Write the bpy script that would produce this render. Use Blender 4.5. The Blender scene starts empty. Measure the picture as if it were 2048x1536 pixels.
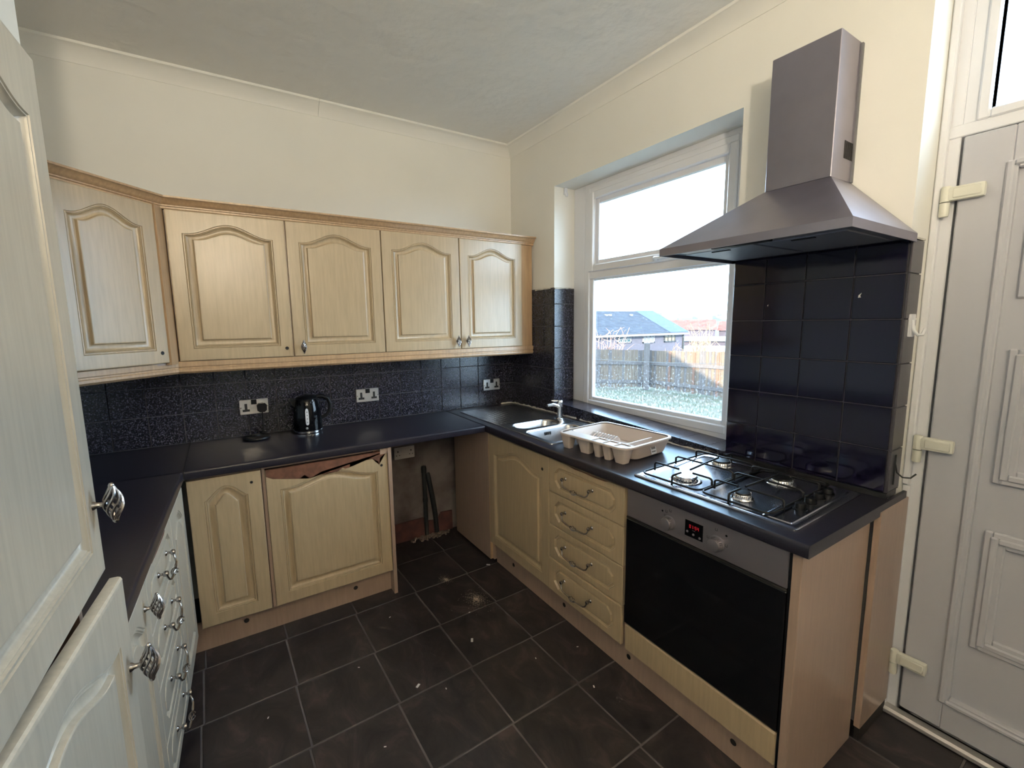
import bpy, bmesh, math, random
from mathutils import Matrix, Vector
random.seed(7)
C = bpy.context.scene.collection
SC = bpy.context.scene
PI = math.pi

# ------------------------------------------------------------------ camera, world, sun, exposure
cam_d = bpy.data.cameras.new('camera')
cam = bpy.data.objects.new('camera', cam_d); C.objects.link(cam)
cam_d.sensor_width = 36.0; cam_d.lens = 901.416 / 2048 * 36; cam_d.clip_start = 0.02; cam_d.clip_end = 3000
yaw, pit, rol = math.radians(32.793), math.radians(7.7542), math.radians(-0.6977)
fw = Vector((math.sin(yaw) * math.cos(pit), math.cos(yaw) * math.cos(pit), -math.sin(pit)))
rt = Vector((math.cos(yaw), -math.sin(yaw), 0)); up = rt.cross(fw)
r2 = rt * math.cos(rol) + up * math.sin(rol); u2 = -rt * math.sin(rol) + up * math.cos(rol)
m = Matrix.Identity(4)
for i in range(3):
    m[i][0], m[i][1], m[i][2] = r2[i], u2[i], -fw[i]
m[0][3], m[1][3], m[2][3] = -1.93716, -2.99367, 1.54239
cam.matrix_world = m
SC.camera = cam
SC.view_settings.view_transform = 'Standard'; SC.view_settings.look = 'None'
SC.view_settings.gamma = 1.0; SC.view_settings.use_curve_mapping = False
SC.view_settings.exposure = 0.3

W = bpy.data.worlds.new('sky'); SC.world = W; W.use_nodes = True
wn = W.node_tree.nodes; wl = W.node_tree.links; wn.clear()
wo = wn.new('ShaderNodeOutputWorld'); wb = wn.new('ShaderNodeBackground'); wl.new(wb.outputs[0], wo.inputs[0])
tc = wn.new('ShaderNodeTexCoord'); nz = wn.new('ShaderNodeTexNoise'); nz.inputs['Scale'].default_value = 2.2; nz.inputs['Detail'].default_value = 5
cr = wn.new('ShaderNodeValToRGB'); wl.new(tc.outputs['Generated'], nz.inputs['Vector']); wl.new(nz.outputs[0], cr.inputs[0]); wl.new(cr.outputs[0], wb.inputs[0])
cr.color_ramp.elements[0].position = 0.36; cr.color_ramp.elements[0].color = (0.40, 0.68, 1.0, 1)
cr.color_ramp.elements[1].position = 0.58; cr.color_ramp.elements[1].color = (0.68, 0.84, 1.0, 1)
wb.inputs[1].default_value = 12.0

sd = bpy.data.lights.new('sun', 'SUN'); sun = bpy.data.objects.new('sun', sd); C.objects.link(sun)
sd.energy = 26.0; sd.color = (1.0, 0.86, 0.66); sd.angle = math.radians(0.6)
ph, el = math.radians(35), math.radians(18.2)
sun.rotation_euler = Vector((math.cos(ph) * math.cos(el), math.sin(ph) * math.cos(el), -math.sin(el))).to_track_quat('-Z', 'Y').to_euler()

# ------------------------------------------------------------------ helpers
TM = {}
ID = Matrix.Identity(4)

class MB:
    """collects shapes into one mesh; self.M places what is added next"""
    def __init__(s, M=None):
        s.bm = bmesh.new(); s.M = M or ID
    def v(s, p): return s.bm.verts.new(s.M @ Vector(p))
    def face(s, vs):
        try: return s.bm.faces.new(vs)
        except ValueError: return None
    def box(s, x0, x1, y0, y1, z0, z1, b=0.0, seg=1):
        x0, x1 = min(x0, x1), max(x0, x1); y0, y1 = min(y0, y1), max(y0, y1); z0, z1 = min(z0, z1), max(z0, z1)
        P = [s.v((x, y, z)) for x in (x0, x1) for y in (y0, y1) for z in (z0, z1)]
        F = [s.face([P[i] for i in q]) for q in ((0, 1, 3, 2), (4, 6, 7, 5), (0, 4, 5, 1), (2, 3, 7, 6), (0, 2, 6, 4), (1, 5, 7, 3))]
        if b > 0:
            es = {e for f in F if f for e in f.edges}
            bmesh.ops.bevel(s.bm, geom=list(es), offset=b, segments=seg, affect='EDGES', profile=0.6)
        return s
    def loops(s, Ls, closed=True, cap0=False, cap1=False):
        R = [[s.v(p) for p in L] for L in Ls]
        n = len(R[0])
        for a, b in zip(R, R[1:]):
            for i in range(n if closed else n - 1):
                j = (i + 1) % n
                s.face([a[i], a[j], b[j], b[i]])
        if cap0: s.face(list(reversed(R[0])))
        if cap1: s.face(R[-1])
        return s
    def lathe(s, prof, o=(0, 0, 0), ax='z', n=20, cap=True):
        Ls = []
        for r, h in prof:
            L = []
            for k in range(n):
                a = 2 * PI * k / n; c, q = r * math.cos(a), r * math.sin(a)
                p = {'z': (c, q, h), 'x': (h, c, q), 'y': (q, h, c)}[ax]
                L.append((o[0] + p[0], o[1] + p[1], o[2] + p[2]))
            Ls.append(L)
        return s.loops(Ls, True, cap, cap)
    def tube(s, pts, r, n=8, cap=True):
        P = [Vector(p) for p in pts]; Ls = []
        t0 = (P[1] - P[0]).normalized()
        ref = Vector((0, 0, 1)) if abs(t0.z) < 0.9 else Vector((1, 0, 0))
        u = t0.cross(ref).normalized()
        for i, p in enumerate(P):
            t = (P[min(i + 1, len(P) - 1)] - P[max(i - 1, 0)]).normalized()
            u = (u - t * u.dot(t)).normalized(); w = t.cross(u)
            rr = r[i] if isinstance(r, (list, tuple)) else r
            Ls.append([p + (u * math.cos(2 * PI * k / n) + w * math.sin(2 * PI * k / n)) * rr for k in range(n)])
        return s.loops(Ls, True, cap, cap)
    def prism(s, poly, d0, d1, ax='y'):
        f = {'y': lambda a, b, d: (a, d, b), 'x': lambda a, b, d: (d, a, b), 'z': lambda a, b, d: (a, b, d)}[ax]
        return s.loops([[f(a, b, d0) for a, b in poly], [f(a, b, d1) for a, b in poly]], True, True, True)
    def sweep(s, path, prof, cap=True):
        """prof = closed list of (out, z); path = 2D points; out is to the right of the path"""
        P = [Vector(p) for p in path]; Ls = []
        for i, p in enumerate(P):
            d1 = (P[i] - P[i - 1]).normalized() if i else (P[1] - P[0]).normalized()
            d2 = (P[i + 1] - P[i]).normalized() if i < len(P) - 1 else d1
            n1 = Vector((d1.y, -d1.x)); n2 = Vector((d2.y, -d2.x)); nn = (n1 + n2).normalized(); k = 1 / max(nn.dot(n1), .2)
            Ls.append([(p.x + nn.x * k * o, p.y + nn.y * k * o, z) for o, z in prof])
        return s.loops(Ls, True, cap, cap)
    def build(s, name, mat, parent=None, smooth=0, local=False, **props):
        bm = s.bm
        if parent is not None and not local:
            bm.transform(TM[parent.name].inverted())
        bmesh.ops.recalc_face_normals(bm, faces=bm.faces[:])
        me = bpy.data.meshes.new(name); bm.to_mesh(me); bm.free()
        if smooth:
            me.shade_smooth()
            try: me.set_sharp_from_angle(angle=math.radians(smooth))
            except Exception: pass
        for mm in (mat if isinstance(mat, (list, tuple)) else [mat]): me.materials.append(mm)
        o = bpy.data.objects.new(name, me); C.objects.link(o)
        if parent is not None:
            o.parent = parent
        TM[o.name] = TM[parent.name] if parent is not None else ID
        for k, w in props.items(): o[k] = w
        return o

def thing(name, label, cat, loc=(0, 0, 0), rz=0.0, group=None, kind=None):
    o = bpy.data.objects.new(name, None); C.objects.link(o); o.empty_display_size = 0.05
    o.location = loc; o.rotation_euler = (0, 0, rz)
    if label: o['label'] = label
    if cat: o['category'] = cat
    if group: o['group'] = group
    if kind: o['kind'] = kind
    TM[o.name] = Matrix.Translation(loc) @ Matrix.Rotation(rz, 4, 'Z')
    return o
def struct(name, kind='structure'): return thing(name, None, None, kind=kind)
def copy_tree(o, parent=None):
    c = o.copy(); C.objects.link(c)
    if parent: c.parent = parent
    for ch in list(o.children): copy_tree(ch, c)
    return c
def piece(src, loc, parent):
    c = src.copy(); C.objects.link(c); c.parent = parent; c.location = loc; return c

# ------------------------------------------------------------------ materials
def lin(c): return tuple(((x / 255) / 12.92 if x / 255 <= .04045 else ((x / 255 + .055) / 1.055) ** 2.4) for x in c)
def mat(name, col, rough=.5, metal=0., noise=0., nscale=8., nvec=(1, 1, 1), bump=0., bscale=60., bvec=(1, 1, 1), bdist=.004, coat=0., spec=.5, col2=None, emit=None, lo=.35, hi=.65, detail=4):
    m = bpy.data.materials.new(name); m.use_nodes = True
    N = m.node_tree.nodes; L = m.node_tree.links; B = N['Principled BSDF']
    B.inputs['Base Color'].default_value = (*col, 1); B.inputs['Roughness'].default_value = rough; B.inputs['Metallic'].default_value = metal
    B.inputs['Specular IOR Level'].default_value = spec; B.inputs['Coat Weight'].default_value = coat; B.inputs['Coat Roughness'].default_value = .3 if coat > .55 else .05
    if emit: B.inputs['Emission Color'].default_value = (*emit[0], 1); B.inputs['Emission Strength'].default_value = emit[1]
    t = N.new('ShaderNodeTexCoord')
    if noise > 0 or col2:
        mp = N.new('ShaderNodeMapping'); mp.inputs['Scale'].default_value = nvec; L.new(t.outputs['Object'], mp.inputs[0])
        n = N.new('ShaderNodeTexNoise'); n.inputs['Scale'].default_value = nscale; n.inputs['Detail'].default_value = detail; L.new(mp.outputs[0], n.inputs['Vector'])
        r = N.new('ShaderNodeValToRGB'); L.new(n.outputs[0], r.inputs[0]); L.new(r.outputs[0], B.inputs['Base Color'])
        c2 = col2 or tuple(c * (1 - noise) for c in col)
        r.color_ramp.elements[0].position = lo; r.color_ramp.elements[0].color = (*c2, 1)
        r.color_ramp.elements[1].position = hi; r.color_ramp.elements[1].color = (*col, 1)
    if bump > 0:
        mp = N.new('ShaderNodeMapping'); mp.inputs['Scale'].default_value = bvec; L.new(t.outputs['Object'], mp.inputs[0])
        n = N.new('ShaderNodeTexNoise'); n.inputs['Scale'].default_value = bscale; n.inputs['Detail'].default_value = 4; L.new(mp.outputs[0], n.inputs['Vector'])
        b = N.new('ShaderNodeBump'); b.inputs['Strength'].default_value = bump; b.inputs['Distance'].default_value = bdist
        L.new(n.outputs[0], b.inputs['Height']); L.new(b.outputs[0], B.inputs['Normal'])
    return m

M_wall = mat('wall_paint', (.86, .84, .78), .7, noise=.05, nscale=1.5, bump=.12, bscale=14)
M_ceil = mat('ceiling_paint', (.87, .85, .80), .85, noise=.05, nscale=1.2, bump=.8, bscale=9, bdist=.014)
M_cove = mat('coving_paint', (.87, .85, .79), .65)
M_white = mat('upvc', (.76, .76, .79), .35)
M_door = mat('upvc_door', (.50, .50, .54), .4, bump=.05, bscale=150)
M_hinge = mat('hinge_plastic', (.70, .69, .60), .35)
BE = (.50, .38, .235)
def wood(name, c, k=.12, rough=.36): return mat(name, c, rough, noise=k, nscale=10, nvec=(9, 9, .7), bump=.04, bscale=30, bvec=(9, 9, .7), coat=.7)
M_beech = wood('beech_foil', BE)
M_beechlit = wood('daylit_beech_foil', (.57, .52, .43))  # same beech for the left fronts, cool daylight lightened into its colour
M_beechd = wood('beech_trim', (.52, .34, .19), .18)
M_carc = wood('beech_board', (.39, .275, .21), .1, .45)
M_mdf = mat('bare_mdf', (.20, .085, .05), .8, noise=.4, nscale=30)
M_hole = mat('dark_hole', (.01, .008, .007), .6)
M_top = mat('worktop_laminate', (.017, .0155, .026), .3, noise=.35, nscale=160, bump=.05, bscale=260)
M_seam = mat('joint_strip', (.008, .008, .009), .5)
M_chrome = mat('antique_chrome', (.42, .39, .38), .22, 1.)
M_bright = mat('bright_chrome', (.85, .86, .9), .08, 1.)
M_steel = mat('brushed_steel', (.40, .37, .36), .34, 1., bump=.04, bscale=20, bvec=(1, 1, 40))
M_steelf = mat('hood_steel', (.38, .36, .42), .36, 1., noise=.12, nscale=5, bump=.03, bscale=30, bvec=(1, 1, 30))
M_sink = mat('sink_steel', (.55, .55, .57), .26, 1., bump=.03, bscale=90)
M_hob = mat('hob_steel', (.52, .53, .60), .2, 1., noise=.06, nscale=5, bump=.01, bscale=12)
M_iron = mat('black_enamel', (.008, .008, .009), .4, spec=.25)
M_black = mat('black_plastic', (.006, .006, .007), .4, spec=.2)
M_gloss = mat('gloss_black', (.004, .004, .005), .06, spec=.28)
M_glassk = mat('oven_glass', (.004, .004, .005), .08)
M_alu = mat('oven_panel', (.33, .30, .32), .38, .85)
M_grout = mat('grout', (.075, .072, .08), .9)
M_ftile = None
M_grey = mat('flue_grey', (.2, .2, .21), .5, .6)
M_plate = mat('socket_plate', (.62, .60, .58), .28, .7)
M_plast = mat('white_plastic', (.62, .57, .56), .4)
M_tray = mat('beige_plastic', (.60, .50, .44), .42)
M_sticker = mat('sticker', (.75, .75, .78), .5)
M_red = mat('display_red', (.1, .0, .0), .4, emit=((1, .03, .05), .22))
M_seal = mat('sealant', (.66, .62, .55), .6, noise=.25, nscale=40)
M_plaster = mat('bare_plaster', (.19, .16, .15), .9, col2=(.07, .05, .047), nscale=5, bump=.4, bscale=20, lo=.3, hi=.6)
M_skirt = mat('old_skirting', (.10, .035, .03), .8, noise=.5, nscale=14)
M_pipe = mat('old_pipe', (.014, .016, .016), .5)

def speckle(name, base, fleck, sc=70., th=.63, rough=.16, warm=None):
    m = mat(name, base, rough); N = m.node_tree.nodes; L = m.node_tree.links; B = N['Principled BSDF']
    t = N.new('ShaderNodeTexCoord'); n = N.new('ShaderNodeTexNoise'); n.inputs['Scale'].default_value = sc; n.inputs['Detail'].default_value = 3; n.inputs['Roughness'].default_value = .7
    oi = N.new('ShaderNodeObjectInfo'); ad = N.new('ShaderNodeVectorMath'); ad.operation = 'ADD'
    sc2 = N.new('ShaderNodeVectorMath'); sc2.operation = 'SCALE'; L.new(oi.outputs['Location'], sc2.inputs[0]); sc2.inputs['Scale'].default_value = 3.7
    L.new(t.outputs['Object'], ad.inputs[0]); L.new(sc2.outputs[0], ad.inputs[1]); L.new(ad.outputs[0], n.inputs['Vector'])
    r = N.new('ShaderNodeValToRGB'); L.new(n.outputs[0], r.inputs[0]); L.new(r.outputs[0], B.inputs['Base Color'])
    r.color_ramp.elements[0].position = th - .1; r.color_ramp.elements[0].color = (*base, 1)
    r.color_ramp.elements[1].position = th + .06; r.color_ramp.elements[1].color = (*fleck, 1)
    b = N.new('ShaderNodeBump'); b.inputs['Strength'].default_value = .25; b.inputs['Distance'].default_value = .002
    L.new(n.outputs[0], b.inputs['Height']); L.new(b.outputs[0], B.inputs['Normal'])
    return m
M_tile = speckle('granite_tile', (.012, .011, .017), (.12, .115, .155), sc=150., th=.62)
M_tilep = mat('navy_tile', (.005, .004, .015), .1, bump=.06, bscale=6)
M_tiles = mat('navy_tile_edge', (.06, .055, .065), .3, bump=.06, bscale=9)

def floor_tile_mat():
    m = mat('slate_tile', (.02, .018, .02), .42); N = m.node_tree.nodes; L = m.node_tree.links; B = N['Principled BSDF']
    t = N.new('ShaderNodeTexCoord'); oi = N.new('ShaderNodeObjectInfo')
    ad = N.new('ShaderNodeVectorMath'); ad.operation = 'ADD'; sc = N.new('ShaderNodeVectorMath'); sc.operation = 'SCALE'; sc.inputs['Scale'].default_value = 5.3
    L.new(oi.outputs['Location'], sc.inputs[0]); L.new(t.outputs['Object'], ad.inputs[0]); L.new(sc.outputs[0], ad.inputs[1])
    mp = N.new('ShaderNodeMapping'); mp.inputs['Scale'].default_value = (1.6, 1, 1); mp.inputs['Rotation'].default_value = (0, 0, .7); L.new(ad.outputs[0], mp.inputs[0])
    n = N.new('ShaderNodeTexNoise'); n.inputs['Scale'].default_value = 5; n.inputs['Detail'].default_value = 8; n.inputs['Roughness'].default_value = .65; n.inputs['Distortion'].default_value = 1.2; L.new(mp.outputs[0], n.inputs['Vector'])
    r = N.new('ShaderNodeValToRGB'); L.new(n.outputs[0], r.inputs[0]); L.new(r.outputs[0], B.inputs['Base Color'])
    e = r.color_ramp.elements; e[0].position = .36; e[0].color = (.011, .0095, .012, 1); e[1].position = .70; e[1].color = (.066, .046, .044, 1)
    k = r.color_ramp.elements.new(.54); k.color = (.026, .021, .022, 1)
    b = N.new('ShaderNodeBump'); b.inputs['Strength'].default_value = .5; b.inputs['Distance'].default_value = .004; L.new(n.outputs[0], b.inputs['Height']); L.new(b.outputs[0], B.inputs['Normal'])
    return m
M_ftile = floor_tile_mat()
M_fgrout = mat('floor_grout', (.15, .135, .135), .9, noise=.5, nscale=4)

def glass_mat(name, dirt=False):
    m = bpy.data.materials.new(name); m.use_nodes = True; N = m.node_tree.nodes; L = m.node_tree.links; N.clear()
    o = N.new('ShaderNodeOutputMaterial'); mx = N.new('ShaderNodeMixShader'); tr = N.new('ShaderNodeBsdfTransparent'); gl = N.new('ShaderNodeBsdfGlossy')
    gl.inputs['Roughness'].default_value = .02; tr.inputs[0].default_value = (.96, .98, .98, 1)
    lw = N.new('ShaderNodeLayerWeight'); lw.inputs[0].default_value = .5
    pw = N.new('ShaderNodeMath'); pw.operation = 'POWER'; pw.inputs[1].default_value = 4.; L.new(lw.outputs['Facing'], pw.inputs[0])
    f = N.new('ShaderNodeMath'); f.operation = 'MULTIPLY_ADD'; f.inputs[1].default_value = .5; f.inputs[2].default_value = .03; L.new(pw.outputs[0], f.inputs[0])
    L.new(f.outputs[0], mx.inputs[0]); L.new(tr.outputs[0], mx.inputs[1]); L.new(gl.outputs[0], mx.inputs[2])
    if dirt:
        t = N.new('ShaderNodeTexCoord'); mp = N.new('ShaderNodeMapping'); mp.inputs['Scale'].default_value = (1, 1.2, 1); L.new(t.outputs['Object'], mp.inputs[0])
        n = N.new('ShaderNodeTexNoise'); n.inputs['Scale'].default_value = 70; n.inputs['Detail'].default_value = 6; L.new(mp.outputs[0], n.inputs['Vector'])
        sx = N.new('ShaderNodeSeparateXYZ'); L.new(t.outputs['Object'], sx.inputs[0])
        mr = N.new('ShaderNodeMapRange'); mr.inputs[1].default_value = 0.03; mr.inputs[2].default_value = .32; mr.inputs[3].default_value = .13; mr.inputs[4].default_value = 0.; L.new(sx.outputs[2], mr.inputs[0])
        ad = N.new('ShaderNodeMath'); ad.operation = 'ADD'; L.new(n.outputs[0], ad.inputs[0]); L.new(mr.outputs[0], ad.inputs[1])
        r = N.new('ShaderNodeMapRange'); r.inputs[1].default_value = .62; r.inputs[2].default_value = .80; r.inputs[3].default_value = .008; r.inputs[4].default_value = .13; L.new(ad.outputs[0], r.inputs[0])
        df = N.new('ShaderNodeBsdfTranslucent'); df.inputs[0].default_value = (.8, .85, .9, 1)
        m2 = N.new('ShaderNodeMixShader'); L.new(r.outputs[0], m2.inputs[0]); L.new(mx.outputs[0], m2.inputs[1]); L.new(df.outputs[0], m2.inputs[2]); L.new(m2.outputs[0], o.inputs[0])
    else:
        L.new(mx.outputs[0], o.inputs[0])
    return m
M_glass = glass_mat('window_glass')
M_glassd = glass_mat('dusty_window_glass', True)

# ------------------------------------------------------------------ room shell
H = 2.826; XL = -2.74; YB = -4.3; XO = .35      # ceiling, left wall, rear wall, outer face of the window wall
WY0, WY1, WZ0, WZ1 = -1.818, -.531, .955, 2.43  # window opening
DY1, DY0, DZ1 = -2.42, -3.33, 2.80               # outside door opening

wb_ = struct('wall_back'); MB().box(XL - .12, XO, 0, .12, -.02, H).build('surface', M_wall, wb_)
wl_ = struct('wall_left'); MB().box(XL - .12, XL, YB - .12, 0, -.02, H).build('surface', M_wall, wl_)
wr_ = struct('wall_rear'); MB().box(XL, XO, YB - .12, YB, -.02, H).build('surface', M_wall, wr_)
ww_ = struct('wall_window')
b = MB()
b.box(0, XO, WY1, 0, -1.7, H); b.box(0, XO, WY0, WY1, WZ1, H)
b.box(0, XO, WY0, WY1, -1.7, WZ0 - .03); b.box(0, XO, DY1, WY0, -1.7, H)
b.box(0, XO, DY0, DY1, DZ1, H); b.box(0, XO, YB, DY0, -1.7, H); b.box(0, XO, DY0, DY1, -1.7, -.06)
b.build('surface', M_wall, ww_)
ce = struct('ceiling'); MB().box(XL - .12, XO, YB - .12, .12, H, H + .1).build('surface', M_ceil, ce)
# own roof above, seen only by its shadow on the garden fence
rf = struct('roof'); MB().prism([(-4.45, H + .1), (-4.45, 3.82), (.9, 6.2), (5, 6.2), (10.4, 3.82), (10.4, H + .1)], -8, .36, 'x').build('roof_body', mat('roof_slate', (.09, .09, .1), .8), rf)
# coving
cv = struct('trim_1')
cp = [(0, 2.755), (.004, 2.755), (.006, 2.762), (.014, 2.775), (.027, 2.79), (.043, 2.803), (.06, 2.813), (.068, 2.815), (.071, 2.82), (.071, H), (0, H)]
MB().sweep([(XL, YB), (XL, 0), (-1.3425, 0)], cp).build('coving_length', M_cove, cv, smooth=40)
MB().sweep([(-1.341, 0), (0, 0), (0, -1.9), (0, YB)], cp).build('coving_length', M_cove, cv, smooth=40)

# floor: slab of grout with separate tiles
fl = struct('floor'); MB().box(XL, .26, YB, 0, -.05, -.003).build('surface', M_fgrout, fl)
fo = thing('floor_tiling', None, None, (-1.0987, -.9872, 0), math.radians(1.6), kind='structure')
px, py = .338, .3452; src = None
SHX = -.009
for j in range(-10, 4):
    for i in range(-6, 5):
        x, y = i * px + (-SHX * 0), j * py
        wx, wy = (Matrix.Rotation(math.radians(1.6), 2) @ Vector((x + px / 2 + SHX * -j, y + py / 2))) + Vector((-1.0987, -.9872))
        if not (XL - .05 < wx < .3 and YB < wy < .08): continue
        if wx < -2.35 and wy > -3.2: continue
        if src is None:
            src = MB().box(-px / 2 + .0035, px / 2 - .0035, -py / 2 + .0035, py / 2 - .0035, -.008, 0, .0015).build('tile', M_ftile, fo, local=True)
            src.location = (x + px / 2 - SHX * j, y + py / 2, 0)
        else:
            piece(src, (x + px / 2 - SHX * j, y + py / 2, random.uniform(-.0006, .0004)), fo)

# ------------------------------------------------------------------ wall tiles, each a piece of its wall
def tiles(name, x0s, z0s, place, m, par, th=.007, g=.0022):
    for i in range(len(x0s) - 1):
        for k in range(len(z0s) - 1):
            w = x0s[i + 1] - x0s[i]; h = z0s[k + 1] - z0s[k]
            key = (name, round(w, 3), round(h, 3))
            if key not in TILES:
                o = MB(place[0].to_4x4()).box(-abs(w) / 2 + g, abs(w) / 2 - g, -th, 0, -h / 2 + g, h / 2 - g, .0012).build('tile', m, par, local=True); TILES[key] = o
                c = o
            else:
                c = TILES[key].copy(); C.objects.link(c); c.parent = par
            u = (x0s[i] + x0s[i + 1]) / 2; z = (z0s[k] + z0s[k + 1]) / 2
            c.location = place[1](u, z)
TILES = {}
RX = Matrix.Identity(3)                                  # faces -y
RW = Matrix(((0, 1, 0), (-1, 0, 0), (0, 0, 1)))          # faces -x (local x -> -y, local y -> +x)
xs = [-1.9835 + .1515 * k for k in range(-5, 13)] + [-.0]; xs[0] = XL + .002
MB().box(XL, 0, -.004, 0, .90, 1.40).build('grout_bed', M_grout, wb_)
tiles('back', xs, [.912, 1.0725, 1.2235, 1.375], (RX, lambda u, z: (u, -.003, z)), M_tile, wb_)
zr = [.912, 1.0725, 1.2208, 1.3663, 1.514, 1.6655, 1.767]
MB().box(-.004, 0, WY1, -.004, .90, 1.775).build('grout_bed', M_grout, ww_)
tiles('win', [-.010, -.155, -.305, -.4275, -.531], zr, (RW, lambda u, z: (-.003, u, z)), M_tile, ww_)
# window reveal return
MB().box(0, .172, WY1 - .004, WY1, .95, 1.772).build('grout_bed', M_grout, ww_)
tiles('reveal', [-.008, .0975, .170], [.985] + zr[1:], (RX, lambda u, z: (u, WY1 - .003, z)), M_tile, ww_)
# hob splash: four columns by six rows, standing over the hob
zs = [.930] + [1.6897 - .1516 * k for k in range(5, -1, -1)] + [1.80]
zs = [.930, .9317] + zs[1:] if False else zs
ys = [-1.8195, -1.960, -2.1131, -2.2736, -2.4215]
MB().box(-.004, 0, -2.421, -1.8195, .905, 1.80).build('grout_bed', M_grout, ww_)
tiles('splash', ys, [zs[0]] + zs[1:], (RW, lambda u, z: (-.003, u, z)), M_tilep, ww_)
MB().box(-.0035, .093, -2.425, -2.4205, .905, 1.80).build('grout_bed', M_grout, ww_)
tiles('return', [-.010, .0955], [zs[0]] + zs[1:], (RX, lambda u, z: (u, -2.4235, z)), M_tiles, ww_)
MB().box(-.012, .098, -2.4315, -2.4215, 1.80, 1.806).build('grout_edge', M_seal, ww_)
for y, z, s_ in ((-2.295, 1.622, .010), (-1.975, 1.600, .004)):
    MB().prism([(y - s_ * .5, z - s_ * .6), (y + s_ * .4, z - s_ * .7), (y + s_ * .3, z + s_ * .2), (y - s_ * .6, z + s_), (y - s_ * .2, z)], -.0112, -.0095, 'x').build('paint_fleck', M_seal, ww_)
# sill: sloping tiles and the tiled upstand in front
def sz(y): return .983 + .042 * (y + .75)
for k in range(9):
    ya, yb2 = WY1 - .010 - .1475 * k, max(WY1 - .010 - .1475 * (k + 1), WY0 + .001)
    if ya - yb2 < .02: continue
    g = .0015; bb = MB()
    bb.loops([[(-.012, ya - g, sz(ya) - .008), (.17, ya - g, sz(ya) - .008), (.17, yb2 + g, sz(yb2) - .008), (-.012, yb2 + g, sz(yb2) - .008)],
              [(-.012, ya - g, sz(ya)), (.17, ya - g, sz(ya)), (.17, yb2 + g, sz(yb2)), (-.012, yb2 + g, sz(yb2))]], True, True, True)
    bb.build('tile', M_tile, ww_)
    MB().box(-.010, -.003, ya - g, yb2 + g, .914, min(sz(ya), sz(yb2)) - .009, .001).build('tile', M_tile, ww_)
MB().loops([[(0, WY1, .93), (.173, WY1, .93), (.173, WY0, .90), (0, WY0, .90)], [(0, WY1, sz(WY1) - .009), (.173, WY1, sz(WY1) - .009), (.173, WY0, sz(WY0) - .009), (0, WY0, sz(WY0) - .009)]], True, True, True).build('sill_bed', M_grout, ww_)
MB().box(-.004, 0, WY0, WY1, .905, .93).build('grout_bed', M_grout, ww_)
# messy bead of sealant where worktop meets wall
def bead(pts, r, name='sealant_bead'):
    P = []; R = []
    for a, c in zip(pts, pts[1:]):
        n = max(2, int((Vector(c) - Vector(a)).length / .02))
        for k in range(n):
            P.append(Vector(a).lerp(Vector(c), k / n) + Vector((random.uniform(-.003, .003), random.uniform(-.002, .002), random.uniform(-.002, .003)))); R.append(r * random.uniform(.6, 1.3))
    return MB().tube(P, R, 6)
bead([(-.12, -.012, .913), (-.02, -.016, .914), (-.016, -.16, .914), (-.016, -.62, .914), (-.016, -.80, .913)], .007).build('sealant_bead', M_seal, ww_, smooth=60)
bead([(-.016, -.82, .912), (-.016, -1.4, .912), (-.016, -1.81, .912)], .005).build('sealant_bead', M_seal, ww_, smooth=60)
MB().box(-.015, -.003, -2.43, -1.815, .911, .929).build('sealant_strip', M_seam, ww_)
bead([(-.012, -.33, 1.770), (-.012, -.45, 1.771), (-.012, -.528, 1.772)], .005).build('sealant_bead', M_seal, ww_, smooth=60)
bead([(.0, -.538, 1.770), (.17, -.538, 1.774)], .0045).build('sealant_bead', M_seal, ww_, smooth=60)
# battered plaster and skirting in the empty appliance bay
MB().box(-1.20, -.01, -.003, 0, .0, .895).build('bare_plaster', M_plaster, wb_)
bs = struct('baseboard_back')
MB().prism([(-1.19, 0), (-.57, 0), (-.57, .145), (-.66, .15), (-.70, .10), (-.76, .11), (-.80, .142), (-1.19, .14)], -.016, -.002, 'y').build('board', M_skirt, bs)

# ------------------------------------------------------------------ window
def frame_rect(b, x0, x1, y0, y1, z0, z1, w, bev=.004, wb=None, wt=None, wl=None, wr=None):
    """rectangular frame in the plane of the window wall; y0<y1"""
    wb = wb or w; wt = wt or w; wl = wl or w; wr = wr or w
    b.box(x0, x1, y0, y0 + wl, z0, z1, bev); b.box(x0, x1, y1 - wr, y1, z0, z1, bev)
    b.box(x0, x1, y0 + wl, y1 - wr, z0, z0 + wb, bev); b.box(x0, x1, y0 + wl, y1 - wr, z1 - wt, z1, bev)
wi = struct('window_1')
b = MB()
frame_rect(b, .173, .235, WY0, WY1, .93, WZ1, .06, .003, wb=.062, wt=.05, wl=.07, wr=.113)       # outer profile with deep left packer
b.build('outer_frame', M_white, wi, smooth=30)
b = MB(); frame_rect(b, .168, .24, -1.748, -.646, .966, 2.405, .045, .005, wb=.045); b.box(.168, .24, -1.70, -.69, 1.822, 1.872, .005)
b.build('frame', M_white, wi, smooth=30)
b = MB(); frame_rect(b, .156, .225, -1.705, -.690, 1.868, 2.372, .046, .006); b.build('sash', M_white, wi, smooth=30)
b = MB(); frame_rect(b, .180, .21, -1.662, -.733, 1.908, 2.330, .034, .004); frame_rect(b, .180, .21, -1.71, -.686, 1.00, 1.826, .036, .004, wb=.034, wt=.014)
b.build('glazing_bead', M_white, wi, smooth=30)
b = MB(ID); b.box(-.002, .002, -.47, .47, 0, .40); o = b.build('pane', M_glass, wi, local=True); o.location = (.202, -1.198, 1.92)
b = MB(ID); b.box(-.002, .002, -.505, .505, 0, .80); o = b.build('pane', M_glassd, wi, local=True); o.location = (.202, -1.198, 1.022)
b = MB(); b.box(.140, .157, -1.268, -1.242, 1.876, 1.902, .004); b.box(.130, .142, -1.36, -1.244, 1.882, 1.897, .005); b.build('handle', M_white, wi, smooth=40)
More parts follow.
